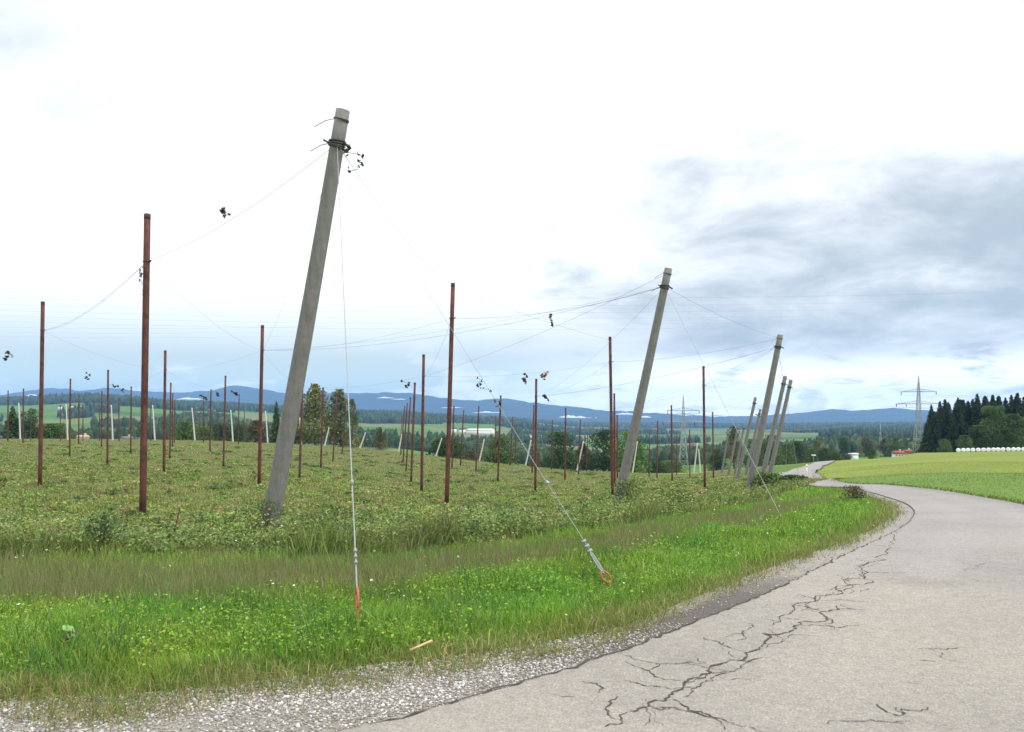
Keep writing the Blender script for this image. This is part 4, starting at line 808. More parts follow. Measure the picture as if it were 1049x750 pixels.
# ---------------------------------------------------------------- hop garden posts
RED_G = 'rust-red steel posts standing in rows over the hop field'; CON_G = 'leaning concrete end poles round the hop field'
def ring_pts(p, r, n=14):
    return [(p[0] + r * math.cos(2 * math.pi * k / n), p[1] + r * math.sin(2 * math.pi * k / n), p[2]) for k in range(n + 1)]
TOPS = []                                  # (base x, base y, attach point 1.1 m below the top, top point)
red_mesh = {}
for i, (x, y, tx, tz, lab) in enumerate(RED_POSTS):
    zb = Hs(x, y); hgt = tz - zb; lean = tx - x
    e = tag(empty('steel_post', (x, y, zb)), lab, 'post', RED_G)
    wdt = .125 if y < 60 else .135
    near = y < 60
    # slim square tube, rounded corners, a hair of taper
    def sq(z, s):
        a = s / 2; b = a * .72; t = (z / hgt); ox = lean * t
        P = [(-b, -a), (b, -a), (a, -b), (a, b), (b, a), (-b, a), (-a, b), (-a, -b)]; c_, s_ = math.cos(.25 + i), math.sin(.25 + i)
        return [(p[0] * c_ - p[1] * s_ + ox, p[0] * s_ + p[1] * c_, z) for p in P]
    def prism(z0, z1, s0, s1, k):
        m = MB(); V = []; F = []
        for j in range(k + 1):
            z = z0 + (z1 - z0) * j / k; V += sq(z, s0 + (s1 - s0) * j / k)
        for j in range(k):
            for q in range(8): F.append((j * 8 + q, j * 8 + (q + 1) % 8, (j + 1) * 8 + (q + 1) % 8, (j + 1) * 8 + q))
        F.append(tuple(range(8))[::-1]); F.append(tuple(k * 8 + q for q in range(8))); return m.add(V, F)
    prism(-.4, hgt - .12, wdt, wdt * .93, 6).build('shaft', MT['steel'], e)
    prism(hgt - .12, hgt, wdt * .96, wdt * .96, 1).build('top_end', MT['steel_end'], e)
    fr = (hgt - 1.1) / hgt
    if near:
        m = MB(); m.tube(ring_pts((lean * fr, 0, hgt - 1.1), wdt * .62), .012, 5, False); m.tube([(lean * fr + wdt * .5, -.02, hgt - 1.1), (lean * fr + wdt * .95, -.03, hgt - 1.08)], .018, 6)
        m.build('wire_clamp', MT['iron'], e)
    TOPS.append((x, y, Vector((x + lean * fr, y, zb + hgt - 1.1)), Vector((tx, y, tz - .15))))
CT = []
for i, (x, y, tx, ty, tz, lab) in enumerate(CONCRETE_POLES):
    zb = Hs(x, y); far = i >= 10; e = tag(empty('concrete_pole', (x, y, zb)), lab, 'pole', CON_G)
    top = Vector((tx - x, ty - y, tz - zb)); r0, r1 = (.148, .108) if i < 2 else ((.16, .12) if not far else (.15, .10))
    m = MB(); K = 14; pts = []; rs = []
    for k in range(-1, K + 1):
        t = k / K; b = .02 * math.sin(math.pi * max(t, 0)); pts.append((top.x * t + b, top.y * t, top.z * t)); rs.append(r0 + (r1 - r0) * t)
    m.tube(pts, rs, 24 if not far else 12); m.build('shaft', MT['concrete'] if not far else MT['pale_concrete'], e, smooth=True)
    d = top.normalized(); ax = d.to_track_quat('Z', 'Y').to_matrix().to_4x4()
    def band(dist, r, rad, name, wraps=3):
        c = top - d * dist; m = MB()
        for q in range(wraps):
            P = [Matrix.Translation(c) @ ax @ Vector((r * math.cos(a), r * math.sin(a), (q - wraps / 2) * rad * 1.7 + .015 * math.sin(a + q))) for a in [2 * math.pi * k / 16 for k in range(17)]]
            m.tube(P, rad, 5, False)
        return m, c
    if not far:
        m, c = band(.14, r1 + .012, .008, 'top_band', 2); m.build('top_band', MT['iron'], e)
        m, c = band(.52, r1 + .018, .016, 'clamp', 4); m.tube([c + Vector((-r1 - .02, -.05, 0)), c + Vector((-r1 - .09, -.09, .03))], .014, 6); m.tube([c + Vector((r1 + .02, -.05, -.02)), c + Vector((r1 + .10, -.09, -.08))], .025, 6)
        m.build('clamp', MT['iron'], e)
        if i in (0, 1, 2):
            for dd in (.14, .52):
                c = top - d * dd; m = MB(); m.tube([c + Vector((-r1, -.02, 0)), c + Vector((-r1 - .12, -.08, -.05)), c + Vector((-r1 - .28, -.14, -.17))], .006, 5); m.build('wire_end', MT['iron'], e)
    if i == 5:
        m = MB(); a = top - d * .75; m.tube([a + Vector((-.35, .05, .18)), a + Vector((.2, -.1, -.05))], .05, 8); m.build('crosspiece', MT['iron'], e)
    base = Vector((x, y, zb)); CT.append((x, y, base + top - d * .52, base + top - d * .14, base + top))

# ---------------------------------------------------------------- cables
CABLE_PTS = []
def cable(a, b, sag, r, name, label, cat, group=None, mat='cable', n=18):
    a = Vector(a); b = Vector(b); m = MB(); P = []
    for k in range(n + 1):
        t = k / n; p = a.lerp(b, t); p.z -= sag * 4 * t * (1 - t); P.append(p - a)
    m.tube(P, r, 5)
    if name == 'trellis_wire': CABLE_PTS.extend([a + P[k].lerp(P[k + 1], f) for k in range(n) for f in (0, .33, .66)])
    o = m.build(name, MT[mat], smooth=True); o.location = a; return tag(o, label, cat, group)
WG = 'overhead trellis wires strung from post to post'
lab_w = 'thin dark trellis wire strung high between the posts of the hop field'
def link(i, j, lab, r=.006, sag=.25, k=2): cable(A_[i][k], A_[j][k], sag, r, 'trellis_wire', lab, 'wire', WG)
def near_post(x, y, pool, k=1):
    return sorted(pool, key=lambda p: math.hypot(p[0] - x, p[1] - y))[:k]
# nearest neighbours along the row direction and across it
rowd = Vector((-.165, .986)); acr = Vector((-.64, .77)); done = set(); cnt = 0
allp = [(p[0], p[1], p[2], p[3]) for p in TOPS] + [(c[0], c[1], c[2], c[3]) for c in CT[:10]]
SHORT = {0: 'left tall post', 1: 'tallest red post', 11: 'dark left post', 15: 'cluster front post', 26: 'post left of big pole', 28: 'post right of big pole', 33: 'tall middle post', 34: 'second middle-row post', 35: 'third middle-row post',
 43: 'orange-vine post', 50: 'post by the second pole', 51: 'short post by the second pole', 61: 'tall post by the pylon', 63: 'big concrete pole', 64: 'second concrete pole', 65: 'front cluster pole', 66: 'second cluster pole', 67: 'rightmost cluster pole'}
def wire_label(i, j):
    if i in SHORT and j in SHORT: return 'wire between ' + SHORT[i] + ' and ' + SHORT[j]
    if i in SHORT: return 'thin wire running back from the ' + SHORT[i] + (' sideways' if abs(allp[i][0] - allp[j][0]) > 6 else ' in its row')
    return lab_w
for i, p in enumerate(allp):
    for dirv, tol, mxd in ((rowd, .2, 26), (acr, .35, 20)):
        best = None
        for j, q in enumerate(allp):
            if i == j: continue
            v = Vector((q[0] - p[0], q[1] - p[1])); L_ = v.length
            if L_ < 4 or L_ > mxd: continue
            if abs(v.angle(dirv)) < tol and (best is None or L_ < best[0]): best = (L_, j)
        if best and (min(i, best[1]), max(i, best[1])) not in done and (p[1] < 100):
            j = best[1]; done.add((min(i, j), max(i, j))); cnt += 1
            cable(p[2], allp[j][2], .12 + best[0] * .012, .0028, 'trellis_wire', wire_label(i, j), 'wire', WG)
print('trellis wires', cnt)
#P_ = {'a': CT[0], 'b': CT[1], 'c': CT[2]}
def rp(k): return TOPS[k]
extra = [(CT[0][2], rp(1)[2], 'wire from the clamp of the big leaning concrete pole to the tallest red post', .2),
 (rp(1)[2], rp(0)[2], 'wire from the tallest red post to the tall post at the left', .35),
 (CT[1][2], rp(33)[2], 'wire from the second concrete pole to the tall post in the middle', .25),
 (CT[1][3], rp(34)[2], 'wire falling from the tip of the second concrete pole to the middle row', .25),
 (CT[1][2], CT[2][3], 'wire from the second concrete pole to the front pole of the road bend cluster', .15),
 (rp(33)[3], rp(50)[3], 'wire from the tall middle post to the tall post beside the second concrete pole', .1),
 (CT[2][2], rp(61)[2], 'wire from the front cluster pole to the tall red post at its left', .1),
 (CT[2][3], rp(50)[2], 'upper wire from the front cluster pole to the post beside the second concrete pole', .2),
 (CT[2][2], rp(43)[2], 'long low wire from the front cluster pole towards the orange vine clump', .3),
 (CT[0][2], rp(33)[3], 'faint wire from the big concrete pole to the tall middle post', .25),
 (CT[1][2], rp(26)[2], 'long wire from the second concrete pole to the post left of the big pole', .5),
 (CT[3][2], rp(61)[2], 'wire from the second cluster pole to the tall red post', .2),
 (CT[4][2], CT[3][2], 'short wire between the two right-hand cluster poles', .05),
 (CT[2][2], CT[3][2], 'short wire between the front cluster pole and the one behind it', .05)]
for a, b, lab, sg in extra: cable(a, b, sg, .0038, 'trellis_wire', lab, 'wire', WG)
# faint training wires, many thin parallel lines over the left of the field
for k in range(9):
    t = k / 8; a = TOPS[0][2].lerp(TOPS[1][2], t); d_ = Vector((-14, -3.0, .1)); b = Vector((a.x + 22, a.y + 4.5, a.z)) if k > 2 else Vector((a.x + 9, a.y + 2, a.z))
    cable(a + d_ + Vector((0, 6 * t, 0)), b, .3, .0014, 'training_wire', 'faint hair-thin training wire crossing over the left part of the field', 'wire', 'hair-thin training wires over the left of the field')

# ---------------------------------------------------------------- guy cables and anchors
def anchor(pos, top_pt, lab_a, lab_c, loop=.09, rise=.33, splice=True, r_c=.006, edge_on=False):
    x, y = pos; z = Hs(x, y); base = Vector((x, y, z)); up = (Vector(top_pt) - base).normalized()
    e = tag(empty('ground_anchor', base), lab_a, 'anchor', 'red ground anchors of the guy cables')
    m = MB(); m.tube([Vector((0, 0, -.15)), up * (rise - loop * 1.3)], .013, 8); m.build('rod', MT['red_rod'], e)
    side = up.cross(Vector((.45, -.9, 0)) if not edge_on else Vector((-.93, -.32, 0))).normalized(); c = up * (rise)
    P = [c + up * (loop * 1.35 * math.cos(a)) + side * (loop * .8 * math.sin(a)) for a in [math.pi + 2 * math.pi * k / 20 for k in range(21)]]
    m = MB(); m.tube(P, .011, 8, False); m.build('eye', MT['red_rod'], e)
    ct = base + c + up * loop * 1.3; tp = Vector(top_pt)
    g = tag(empty('guy_cable', ct), lab_c, 'cable', 'galvanised guy cables'); L_ = (tp - ct).length
    pts = []
    for k in range(61):
        t = (k / 60) ** 1.5; p = (tp - ct) * t; p.z -= .05 * 4 * t * (1 - t) * .35; wob = .009 * math.sin(t * L_ * 3.1) * max(0, 1 - t * 3); pts.append(p + side * wob)
    m = MB(); m.tube(pts, [r_c if i < 22 else r_c * .85 for i in range(61)], 7); m.build('strand', MT['galv'], g, smooth=True)
    if splice:
        m = MB(); P = [side * (.015 * math.sin(a)) + up * (.11 - .13 * math.cos(a)) for a in [2 * math.pi * k / 16 for k in range(17)]]; m.tube(P, .006, 6, False); m.build('end_loop', MT['galv'], g)
        for q in (.25, .31, .37):
            m = MB(); m.tube([up * q + side * (.024), up * q - side * .024], .013, 7); m.tube([up * (q - .012) + side * .02, up * (q + .02) + side * .02], .010, 6); m.build('clip', MT['galv'], g)
        m = MB(); m.tube([up * 1.15 + side * .02, up * 1.15 - side * .02], .013, 7); m.tube([up * 1.13, up * 1.18], .014, 7); m.build('upper_clip', MT['galv'], g)
anchor(ANCHOR_A, CT[0][2], 'red anchor eye seen edge-on at the foot of the vertical guy cable', 'pale guy cable dropping steeply to the edge-on anchor near the road', loop=.070, rise=.30, r_c=.0058, edge_on=True)
anchor(ANCHOR_B, CT[0][2], 'round orange-red anchor ring in the grass right of centre', 'pale guy cable running diagonally to the round orange-red anchor ring', loop=.052, rise=.12, r_c=.0032)
anchor(ANCHOR_C, CT[1][2], 'anchor hidden in the grass below the leaning pole cluster', 'thin guy cable from the second concrete pole to the verge by the cluster', splice=False, loop=.04, rise=.05, r_c=.005)
anchor((12.7, 34.4), CT[2][2], 'ground anchor at the road side of the front cluster pole', 'thin guy cable from the front cluster pole down to the right', splice=False, loop=.04, rise=.05, r_c=.006)
anchor((18.2, 52.0), CT[4][2], 'ground anchor farthest right of the cluster', 'thin guy cable from the rightmost cluster pole', splice=False, loop=.04, rise=.05, r_c=.006)

# ---------------------------------------------------------------- dry vines left on the wires
for (x, y, z, ln, lab) in VINES:
    near_w = min(CABLE_PTS, key=lambda c: (c.x / c.y - x / y) ** 2 + ((c.z - 1.6) / c.y - (z - 1.6) / y) ** 2 + ((c.y - y) / y * .004) ** 2); dd_ = math.hypot(near_w.x / near_w.y - x / y, (near_w.z - 1.6) / near_w.y - (z - 1.6) / y)
    if dd_ < .016: ln *= near_w.y / y; x, y, z = near_w
    orange = lab.startswith('orange'); vr = np.random.RandomState(int(abs(x * 31 + y * 7)) + 3)
    clump = any(k in lab for k in ('clump', 'curled', 'tuft', 'caught')); m = MB(); P = []
    p = Vector((0, 0, 0))
    for k in range(9):
        P.append(p.copy()); p += Vector((vr.normal(.05 if clump else 0, .16 if clump else .05) * ln, vr.normal(0, .08) * ln, -ln / 9 * (.7 if clump else 1)))
    m.tube(P, .004 * (1 + y / 40), 4); e = tag(empty('dry_vine', (x, y, z)), lab, 'dry vine', 'scraps of dry hop vine left on the wires')
    m.build('stem', MT['dry'], e)
    n = 22 if not orange else 46; V = []; F = []
    for k in range(n):
        c = P[vr.randint(0, len(P))] + Vector(vr.normal(0, .03 * ln + .012, 3)); s = (.024 + .0010 * y) * vr.uniform(.7, 1.7); u = Vector(vr.normal(0, 1, 3)).normalized(); v = u.cross(Vector(vr.normal(0, 1, 3))).normalized()
        if orange: c += Vector((vr.normal(.05, .12) * ln, 0, vr.normal(0, .10) * ln))
        b = len(V); V += [c - u * s, c + v * s * .7, c + u * s, c - v * s * .6]; F.append((b, b + 1, b + 2, b + 3))
    make_mesh('leaves', [tuple(q) for q in V], F, MT['dry_orange' if orange else 'dry'], parent=e)

# small things in the verge
x, y = STAKE; z = Hs(x, y); m = MB(); m.tube([(0, 0, -.1), (.05, 0, .22), (.11, .01, .48)], [.013, .012, .010], 6); o = m.build('stake', MT['steel']); o.location = (x, y, z); tag(o, 'short rusty stake leaning in the weeds below the tallest red post', 'stake')
x, y = STICK; z = Hs(x, y); m = MB(); m.box((0, 0, 0), (.16, .018, .010), M4=Matrix.Rotation(R(32), 4, 'Z') @ Matrix.Rotation(R(-14), 4, 'Y')); o = m.build('wood_splinter', MT['strip_wood']); o.location = (x, y, z + .12); tag(o, 'pale split piece of wood lying on the verge grass', 'stick')
x, y = (24.9, 66.0); z = Hs(x, y); e = tag(empty('marker_post', (x, y, z)), 'small yellow marker post beside the far road', 'marker post')
m = MB(); m.box((0, 0, .5), (.10, .08, 1.0)); m.build('post', MT['white'], e); m = MB(); m.box((0, -.05, .85), (.16, .02, .16)); m.build('plate', MT['yellow'], e)
x, y = (61.0, 158.0); z = Hs(x, y); e = tag(empty('road_sign', (x, y, z)), 'tiny white sign where the far road ends at the trees', 'sign')
m = MB(); m.tube([(0, 0, 0), (0, 0, 1.6)], .04, 6); m.build('post', MT['pylon'], e); m = MB(); m.box((0, -.05, 1.5), (.9, .03, .22)); m.build('plate', MT['white'], e)

# bushy weeds one can point at
def weed(x, y, r, h, cols, name, lab, cat, n=900, seed=1, ls=.05):
    q = np.random.RandomState(seed); z0 = Hs(x, y); e = tag(empty(name, (x, y, z0)), lab, cat); m = MB()
    for k in range(12):
        a = q.uniform(0, 6.28); rr = r * q.uniform(.2, .9); m.tube([(0, 0, -.03), (math.cos(a) * rr * .5, math.sin(a) * rr * .5, h * .5), (math.cos(a) * rr, math.sin(a) * rr, h * q.uniform(.7, 1))], [.008, .006, .003], 4)
    m.build('stems', MT['bark'], e)
    a = q.uniform(0, 6.28, n); t = q.uniform(0, 1, n) ** .6; zz_ = q.uniform(0, 1, n) ** .8; rr = r * t * np.sqrt(np.clip(1.1 - zz_ * .8, 0, 1)) * (1 + .3 * np.sin(a * 3 + seed)); global rng
    s_ = rng; V, F, C = leaves('c', rr * np.cos(a), rr * np.sin(a), zz_ * h, q.uniform(.6, 1.4, n) * ls, np.array(cols)[q.randint(0, len(cols), n)] * q.uniform(.7, 1.25, (n, 1)), '', '', flat=.3)
    make_mesh('foliage', V, F, MT['leaf'], C, parent=e)
G1 = [(.10, .17, .055), (.13, .20, .06), (.16, .22, .08), (.07, .12, .04)]
weed(3.35, 22.3, .75, .75, G1, 'weed_clump', 'dark green weed clump at the foot of the second concrete pole', 'weeds', 1300, 3, .06)
weed(4.6, 21.6, .6, .5, G1, 'weed_clump', 'weed clump just right of the one at the second concrete pole', 'weeds', 700, 4, .06)
weed(-4.0, 12.6, .45, .55, G1, 'weed_clump', 'tangled weeds round the foot of the big concrete pole', 'weeds', 900, 5, .035)
weed(-2.5, 10.9, .6, .5, [(.06, .12, .04), (.09, .16, .05)], 'weed_clump', 'low dark leafy clump right of the big concrete pole', 'weeds', 900, 6, .04)
weed(-5.2, 9.9, .35, .5, [(.05, .11, .04), (.08, .15, .05)], 'weed_clump', 'dark leafy clump below the tallest red post', 'weeds', 420, 7, .05)
weed(-.9, 10.6, .25, .42, [(.24, .27, .10), (.18, .22, .08)], 'weed_clump', 'pale yellowish weed right of the guy cable', 'weeds', 260, 8, .05)
weed(11.2, 34.2, .9, .8, G1, 'weed_clump', 'weeds at the foot of the front cluster pole', 'weeds', 900, 9, .13)
weed(14.2, 39.5, .9, .4, [(.05, .10, .035), (.07, .12, .04)], 'weed_clump', 'dark bushes right of the leaning pole cluster', 'weeds', 1300, 10, .15)
weed(8.9, 20.3, .36, .40, [(.13, .12, .06), (.08, .10, .05), (.17, .15, .09)], 'weed_clump', 'greyish dry shrub inside the road bend', 'shrub', 700, 11, .05)
weed(-3.02, 5.35, .10, .16, [(.22, .42, .12)], 'pale_leaf_weed', 'single pale round-leaved weed at the lower left', 'weed', 14, 12, .09)

# ---------------------------------------------------------------- trees
def bark_limbs(h, w, q, sparse):
    m = MB(); r0 = max(.12, h * .022); m.tube([(0, 0, -.5), (q.normal(0, .1), q.normal(0, .1), h * .35), (q.normal(0, .2), q.normal(0, .2), h * .9)], [r0, r0 * .7, r0 * .15], 7)
    for k in range(9):
        t = q.uniform(.2, .8); a = q.uniform(0, 6.28); b = Vector((0, 0, h * t)); l_ = w * .45 * q.uniform(.6, 1)
        m.tube([b, b + Vector((math.cos(a) * l_ * .5, math.sin(a) * l_ * .5, l_ * .35)), b + Vector((math.cos(a) * l_, math.sin(a) * l_, l_ * .6))], [r0 * .4, r0 * .25, r0 * .06], 5)
    return m
PAL = {'dark': [(.045, .085, .028), (.065, .11, .036), (.085, .135, .042)], 'mid': [(.075, .135, .035), (.10, .17, .045), (.13, .20, .055)], 'bright': [(.09, .18, .035), (.12, .22, .04), (.15, .25, .05)],
       'olive': [(.17, .19, .065), (.21, .21, .08), (.11, .14, .05)], 'brown': [(.15, .14, .07), (.18, .15, .08), (.10, .12, .05)], 'red': [(.18, .07, .03), (.13, .08, .04), (.09, .08, .035)]}
def palette(lab, kind):
    l_ = lab.split(' ')
    if 'reddish' in lab: return PAL['brown']
    if 'olive' in l_[:3]: return PAL['olive']
    if 'brown' in lab[:22] or 'brownish' in lab[:24]: return PAL['brown']
    if 'bright' in lab[:10]: return PAL['bright']
    if 'light' in lab[:10] or 'lightest' in lab[:12]: return PAL['mid']
    if 'dark' in lab[:14]: return PAL['dark']
    return PAL['mid']
def crown(kind, h, w, q, pal, dens=1.0):
    lobes = []; nl = 13 if kind == 'bush' else 17
    for k in range(nl):
        t = q.uniform(.12, .95); prof = math.sin(math.pi * min(1, .12 + t * .80)) ** .7
        a = q.uniform(0, 6.28); rr = w * .30 * prof * q.uniform(.3, 1.1); s = w * q.uniform(.15, .27) * (1 if kind == 'bush' else .9)
        lobes.append((math.cos(a) * rr, math.sin(a) * rr, h * t, s))
    lobes.append((0, 0, h * .93, w * .13)); lobes.append((0, 0, h * .5, w * .32)); lobes.append((0, 0, h * .25, w * .36))
    if kind == 'bush': lobes += [(math.cos(a) * w * .27, math.sin(a) * w * .27, h * .2, w * .24) for a in (0, 1.3, 2.5, 3.8, 5.1)]
    Pn = []; C = []; ls = max(.16, w * .042); n = int((240 if kind == 'bush' else 210) * dens)
    for (lx, ly, lz, s) in lobes:
        d = q.normal(0, 1, (n, 3)); d /= np.linalg.norm(d, axis=1)[:, None]; r_ = s * (.55 + .5 * q.uniform(0, 1, n) ** .5) * (1 + .22 * np.sin(d[:, 0] * 5 + lx * 3) * np.sin(d[:, 2] * 6 + lz))
        p = np.array((lx, ly, lz)) + d * r_[:, None] * np.array((1, 1, .8 if kind == 'bush' else 1.05)); Pn.append(p); base = np.array(pal)[q.randint(0, len(pal))]
        C.append(base * q.uniform(.7, 1.3, (n, 1)))
    P = np.concatenate(Pn); C = np.concatenate(C)
    if kind == 'sparse': P[:, :2] *= (1.12 - .75 * np.clip(P[:, 2:3] / h, 0, 1) ** 2.2) * (1 + .18 * np.sin(P[:, 2:3] * 1.1 + q.uniform(0, 6)))
    P[:, 2] = np.maximum(P[:, 2], .1); P[:, 2] = np.minimum(P[:, 2], h * (1 + .0 * P[:, 2]))
    V, F, CC = leaves('c', P[:, 0], P[:, 1], P[:, 2], q.uniform(.6, 1.5, len(P)) * ls, C, '', '', flat=.1)
    return V, F, CC
def spruce(h, w, q, pal):
    V = []; F = []; C = []; z = h * .06; 
    while z < h * .985:
        t = z / h; r = w * .5 * (1 - t) ** .85 * q.uniform(.75, 1.15) + .10; nb = max(5, int(9 * (1 - t) + 5))
        for k in range(nb):
            a = q.uniform(0, 6.28); rr = r * q.uniform(.6, 1.12); dr = rr * .34; c_, s_ = math.cos(a), math.sin(a); hw = .14 + rr * .20; tip = (c_ * rr, s_ * rr, z - dr * .75 + .12 * rr)
            b = len(V); V += [(c_ * .05, s_ * .05, z + .05), (c_ * rr * .55 - s_ * hw, s_ * rr * .55 + c_ * hw, z - dr * .55), tip, (c_ * rr * .55 + s_ * hw, s_ * rr * .55 - c_ * hw, z - dr * .55), (c_ * rr * .6, s_ * rr * .6, z - dr * .2)]
            F += [(b, b + 1, b + 4), (b + 1, b + 2, b + 4), (b + 2, b + 3, b + 4), (b + 3, b, b + 4)]
            # hanging twigs
            for g in (.45, .75, .95):
                b2 = len(V); x_, y_ = c_ * rr * g, s_ * rr * g; V += [(x_ - s_ * hw * .6, y_ + c_ * hw * .6, z - dr * g), (x_ + s_ * hw * .6, y_ - c_ * hw * .6, z - dr * g), (x_, y_, z - dr * g - .35 - .1 * rr)]; F.append((b2, b2 + 1, b2 + 2))
            cc = np.array(pal)[q.randint(0, len(pal))] * q.uniform(.65, 1.3); C += [cc] * (len(V) - b)
        z += .16 + .02 * h * (1 - t) * .9
    V += [(-.05, 0, h * .95), (.05, 0, h * .95), (0, 0, h)]; F.append((len(V) - 3, len(V) - 2, len(V) - 1)); C += [np.array(pal[0])] * 3
    return V, F, np.array(C)
def plant_tree(kind, x, y, h, w, lab, seed, dens=1.0, group='trees beyond the hop field'):
    q = np.random.RandomState(seed); z = Hs(x, y)
    nm = {'conifer': 'conifer_tree', 'bush': 'broadleaf_tree', 'sparse': 'broadleaf_tree'}[kind]
    if h < 5 : nm = 'bush' if kind != 'conifer' else nm
    e = tag(empty(nm, (x, y, z)), lab, 'tree' if nm != 'bush' else 'bush', group); pal = palette(lab, kind)
    bark_limbs(h, w, q, kind == 'sparse').build('trunk', MT['bark'], e)
    if kind == 'conifer': V, F, C = spruce(h, w * 1.25, q, PAL['dark'])
    else: V, F, C = crown(kind, h, w, q, pal, dens)
    make_mesh('crown', V, F, MT['leaf'], C, parent=e)
for k, (kind, x, y, h, w_, lab) in enumerate(TREES): plant_tree(kind, x, y, h, w_ * (1.35 if kind != 'sparse' else 1.7), lab, 100 + k)
for k, (kind, x, y, h, w_, lab) in enumerate(EDGE_TREES): plant_tree(kind, x, y, h, w_ * 1.1, lab, 200 + k, 1.6, 'broad trees at the edge of the spruce wood')
# spruce wood: four builds, copied
protos = []
SPAL = [(.024, .042, .016), (.034, .056, .020), (.048, .074, .026)]
for k in range(4):
    q = np.random.RandomState(300 + k); e = empty('spruce_tree', (0, 0, 0)); m = MB(); m.tube([(0, 0, -1), (0, 0, 8), (0, 0, 14.6)], [.22, .15, .03], 7); m.build('trunk', MT['bark'], e)
    V, F, C = spruce(15, 6.2, q, SPAL); make_mesh('crown', V, F, MT['leaf'], C, parent=e); protos.append(e)
used = [False] * 4
ROWL = ['spruce at the left end of the dark wood beside the tall pylon', 'spruce second from the left end of the dark wood']
for i, (x, y, h) in enumerate(SPRUCES):
    k = i % 4; p = protos[k]
    if not used[k]: o = p; used[k] = True
    else:
        o = p.copy(); COL.objects.link(o)
        for ch in p.children: c = ch.copy(); COL.objects.link(c); c.parent = o
    o.location = (x, y, Hs(x, y)); s = h / 15; o.scale = (s * random.uniform(1.15, 1.6), s * random.uniform(1.15, 1.6), s); o.rotation_euler = (0, 0, random.uniform(0, 6.28))
    if i < 2: tag(o, ROWL[i], 'tree', 'dark spruces of the wood on the right')
    else: tag(o, 'tall dark spruce in the dense wood behind the white bales', 'tree', 'dark spruces of the wood on the right')

# ---------------------------------------------------------------- white bales
ORD = 'first second third fourth fifth sixth seventh eighth ninth tenth eleventh twelfth thirteenth fourteenth fifteenth sixteenth seventeenth'.split()
for i, (x, y) in enumerate(BALES):
    q = np.random.RandomState(400 + i); m = MB(); r = .50; P = []; rs = []
    for k, (t, rr) in enumerate([(-.58, .75), (-.6, .9), (-.52, 1.0), (-.2, 1.02), (.2, 1.02), (.52, 1.0), (.6, .9), (.58, .75)]): P.append((0, t, 0)); rs.append(r * rr)
    m.tube(P, rs, 18); jx = q.uniform(-.05, .05)
    lab = 'white foil-wrapped bale, %s from the left end of the row before the dark wood' % ORD[i] if i else 'white foil-wrapped bale at the left end of the row'
    e = m.build('wrapped_bale', MT['foil'], smooth=False); e.location = (x + jx, y + q.uniform(-.15, .15), Hs(x, y) + .50); e.rotation_euler = (0, 0, -math.atan2(x, y) + q.uniform(-.08, .08)); tag(e, lab, 'bale', 'white wrapped bales in a row')

# ---------------------------------------------------------------- pylons and power lines
def pylon(x, y, h, lab, rz, thick=1.0):
    e = tag(empty('lattice_pylon', (x, y, Hs(x, y)), rz), lab, 'pylon', 'lattice power pylons'); r = .10 * thick
    def wdt(t): return h * float(np.interp(t, [0, .2, .42, .6, .8, 1], [.066, .046, .029, .020, .013, .002]))
    def corner(t, k): w_ = wdt(t); return Vector(((-1, 1, 1, -1)[k] * w_, (-1, -1, 1, 1)[k] * w_, t * h))
    m = MB()
    for k in range(4): m.tube([corner(q_, k) for q_ in (0, .2, .42, .6, .8, 1)], r * 1.0, 4)
    m.build('legs', MT['pylon'], e)
    m = MB(); t = 0; lv = [0]
    while t < .93: t += 1.7 * wdt(t) / h + .012; lv.append(min(t, .97))
    for a, b2 in zip(lv[:-1], lv[1:]):
        for k in range(4):
            k2 = (k + 1) % 4; m.tube([corner(a, k), corner(b2, k2)], r * .45, 4); m.tube([corner(a, k2), corner(b2, k)], r * .45, 4); m.tube([corner(b2, k), corner(b2, k2)], r * .4, 4)
    m.build('lattice', MT['pylon'], e)
    tips = []
    for t, L_ in ((.80, .29), (.645, .37)):
        m = MB(); z = t * h; w_ = wdt(t)
        for s in (-1, 1):
            tip = Vector((s * L_ * h * .72, 0, z - .1)); m.tube([Vector((s * w_, -w_, z)), tip], r * 1.3, 4); m.tube([Vector((s * w_, w_, z)), tip], r * 1.3, 4); m.tube([Vector((0, 0, z + h * .035)), tip], r * .9, 4)
            for g in (.25, .5, .75): p = Vector((s * w_, 0, z)).lerp(tip, g); m.tube([p + Vector((0, -w_ * (1 - g), 0)), p + Vector((0, w_ * (1 - g), 0))], r * .5, 4)
        m.build('crossarm', MT['pylon'], e)
        for g in ((1.0, .55) if t < .7 else (1.0,)):
            for s in (-1, 1):
                q = Vector((s * L_ * h * .72 * g, 0, z)); m = MB(); m.tube([q, q - Vector((0, 0, 1.3))], .13 * thick, 6); m.build('insulator', MT['iron'], e); tips.append(Matrix.Translation(e.location) @ Matrix.Rotation(rz, 4, 'Z') @ (q - Vector((0, 0, 1.3))))
    tips.append(e.location + Vector((0, 0, h)))
    return tips
T = [pylon(x, y, h, lab, rz, th) for (x, y, h, lab), rz, th in zip(PYLONS, (R(-8), R(-5), R(60)), (1.0, 1.0, 1.15))]
pl = 'power lines running from the tall pylon'
for i, p in enumerate(T[0]):
    q = p + Vector((260, -95, 7)); cable(p, q, 6, .03, 'power_line', 'power line running right from the tall pylon past the dark spruces', 'power line', pl, n=24, mat='pylon')
for i, (p, q) in enumerate(zip(T[0], T[1])): cable(p, q, 5, .022, 'power_line', 'thin power line sagging between the tall pylon and the valley pylon', 'power line', 'power lines between the two big pylons', n=24, mat='pylon')
for i, p in enumerate(T[1]): cable(p, p + Vector((-230, 90, -14)), 8, .022, 'power_line', 'thin power line leading left from the valley pylon', 'power line', 'power lines left of the valley pylon', n=16, mat='pylon')

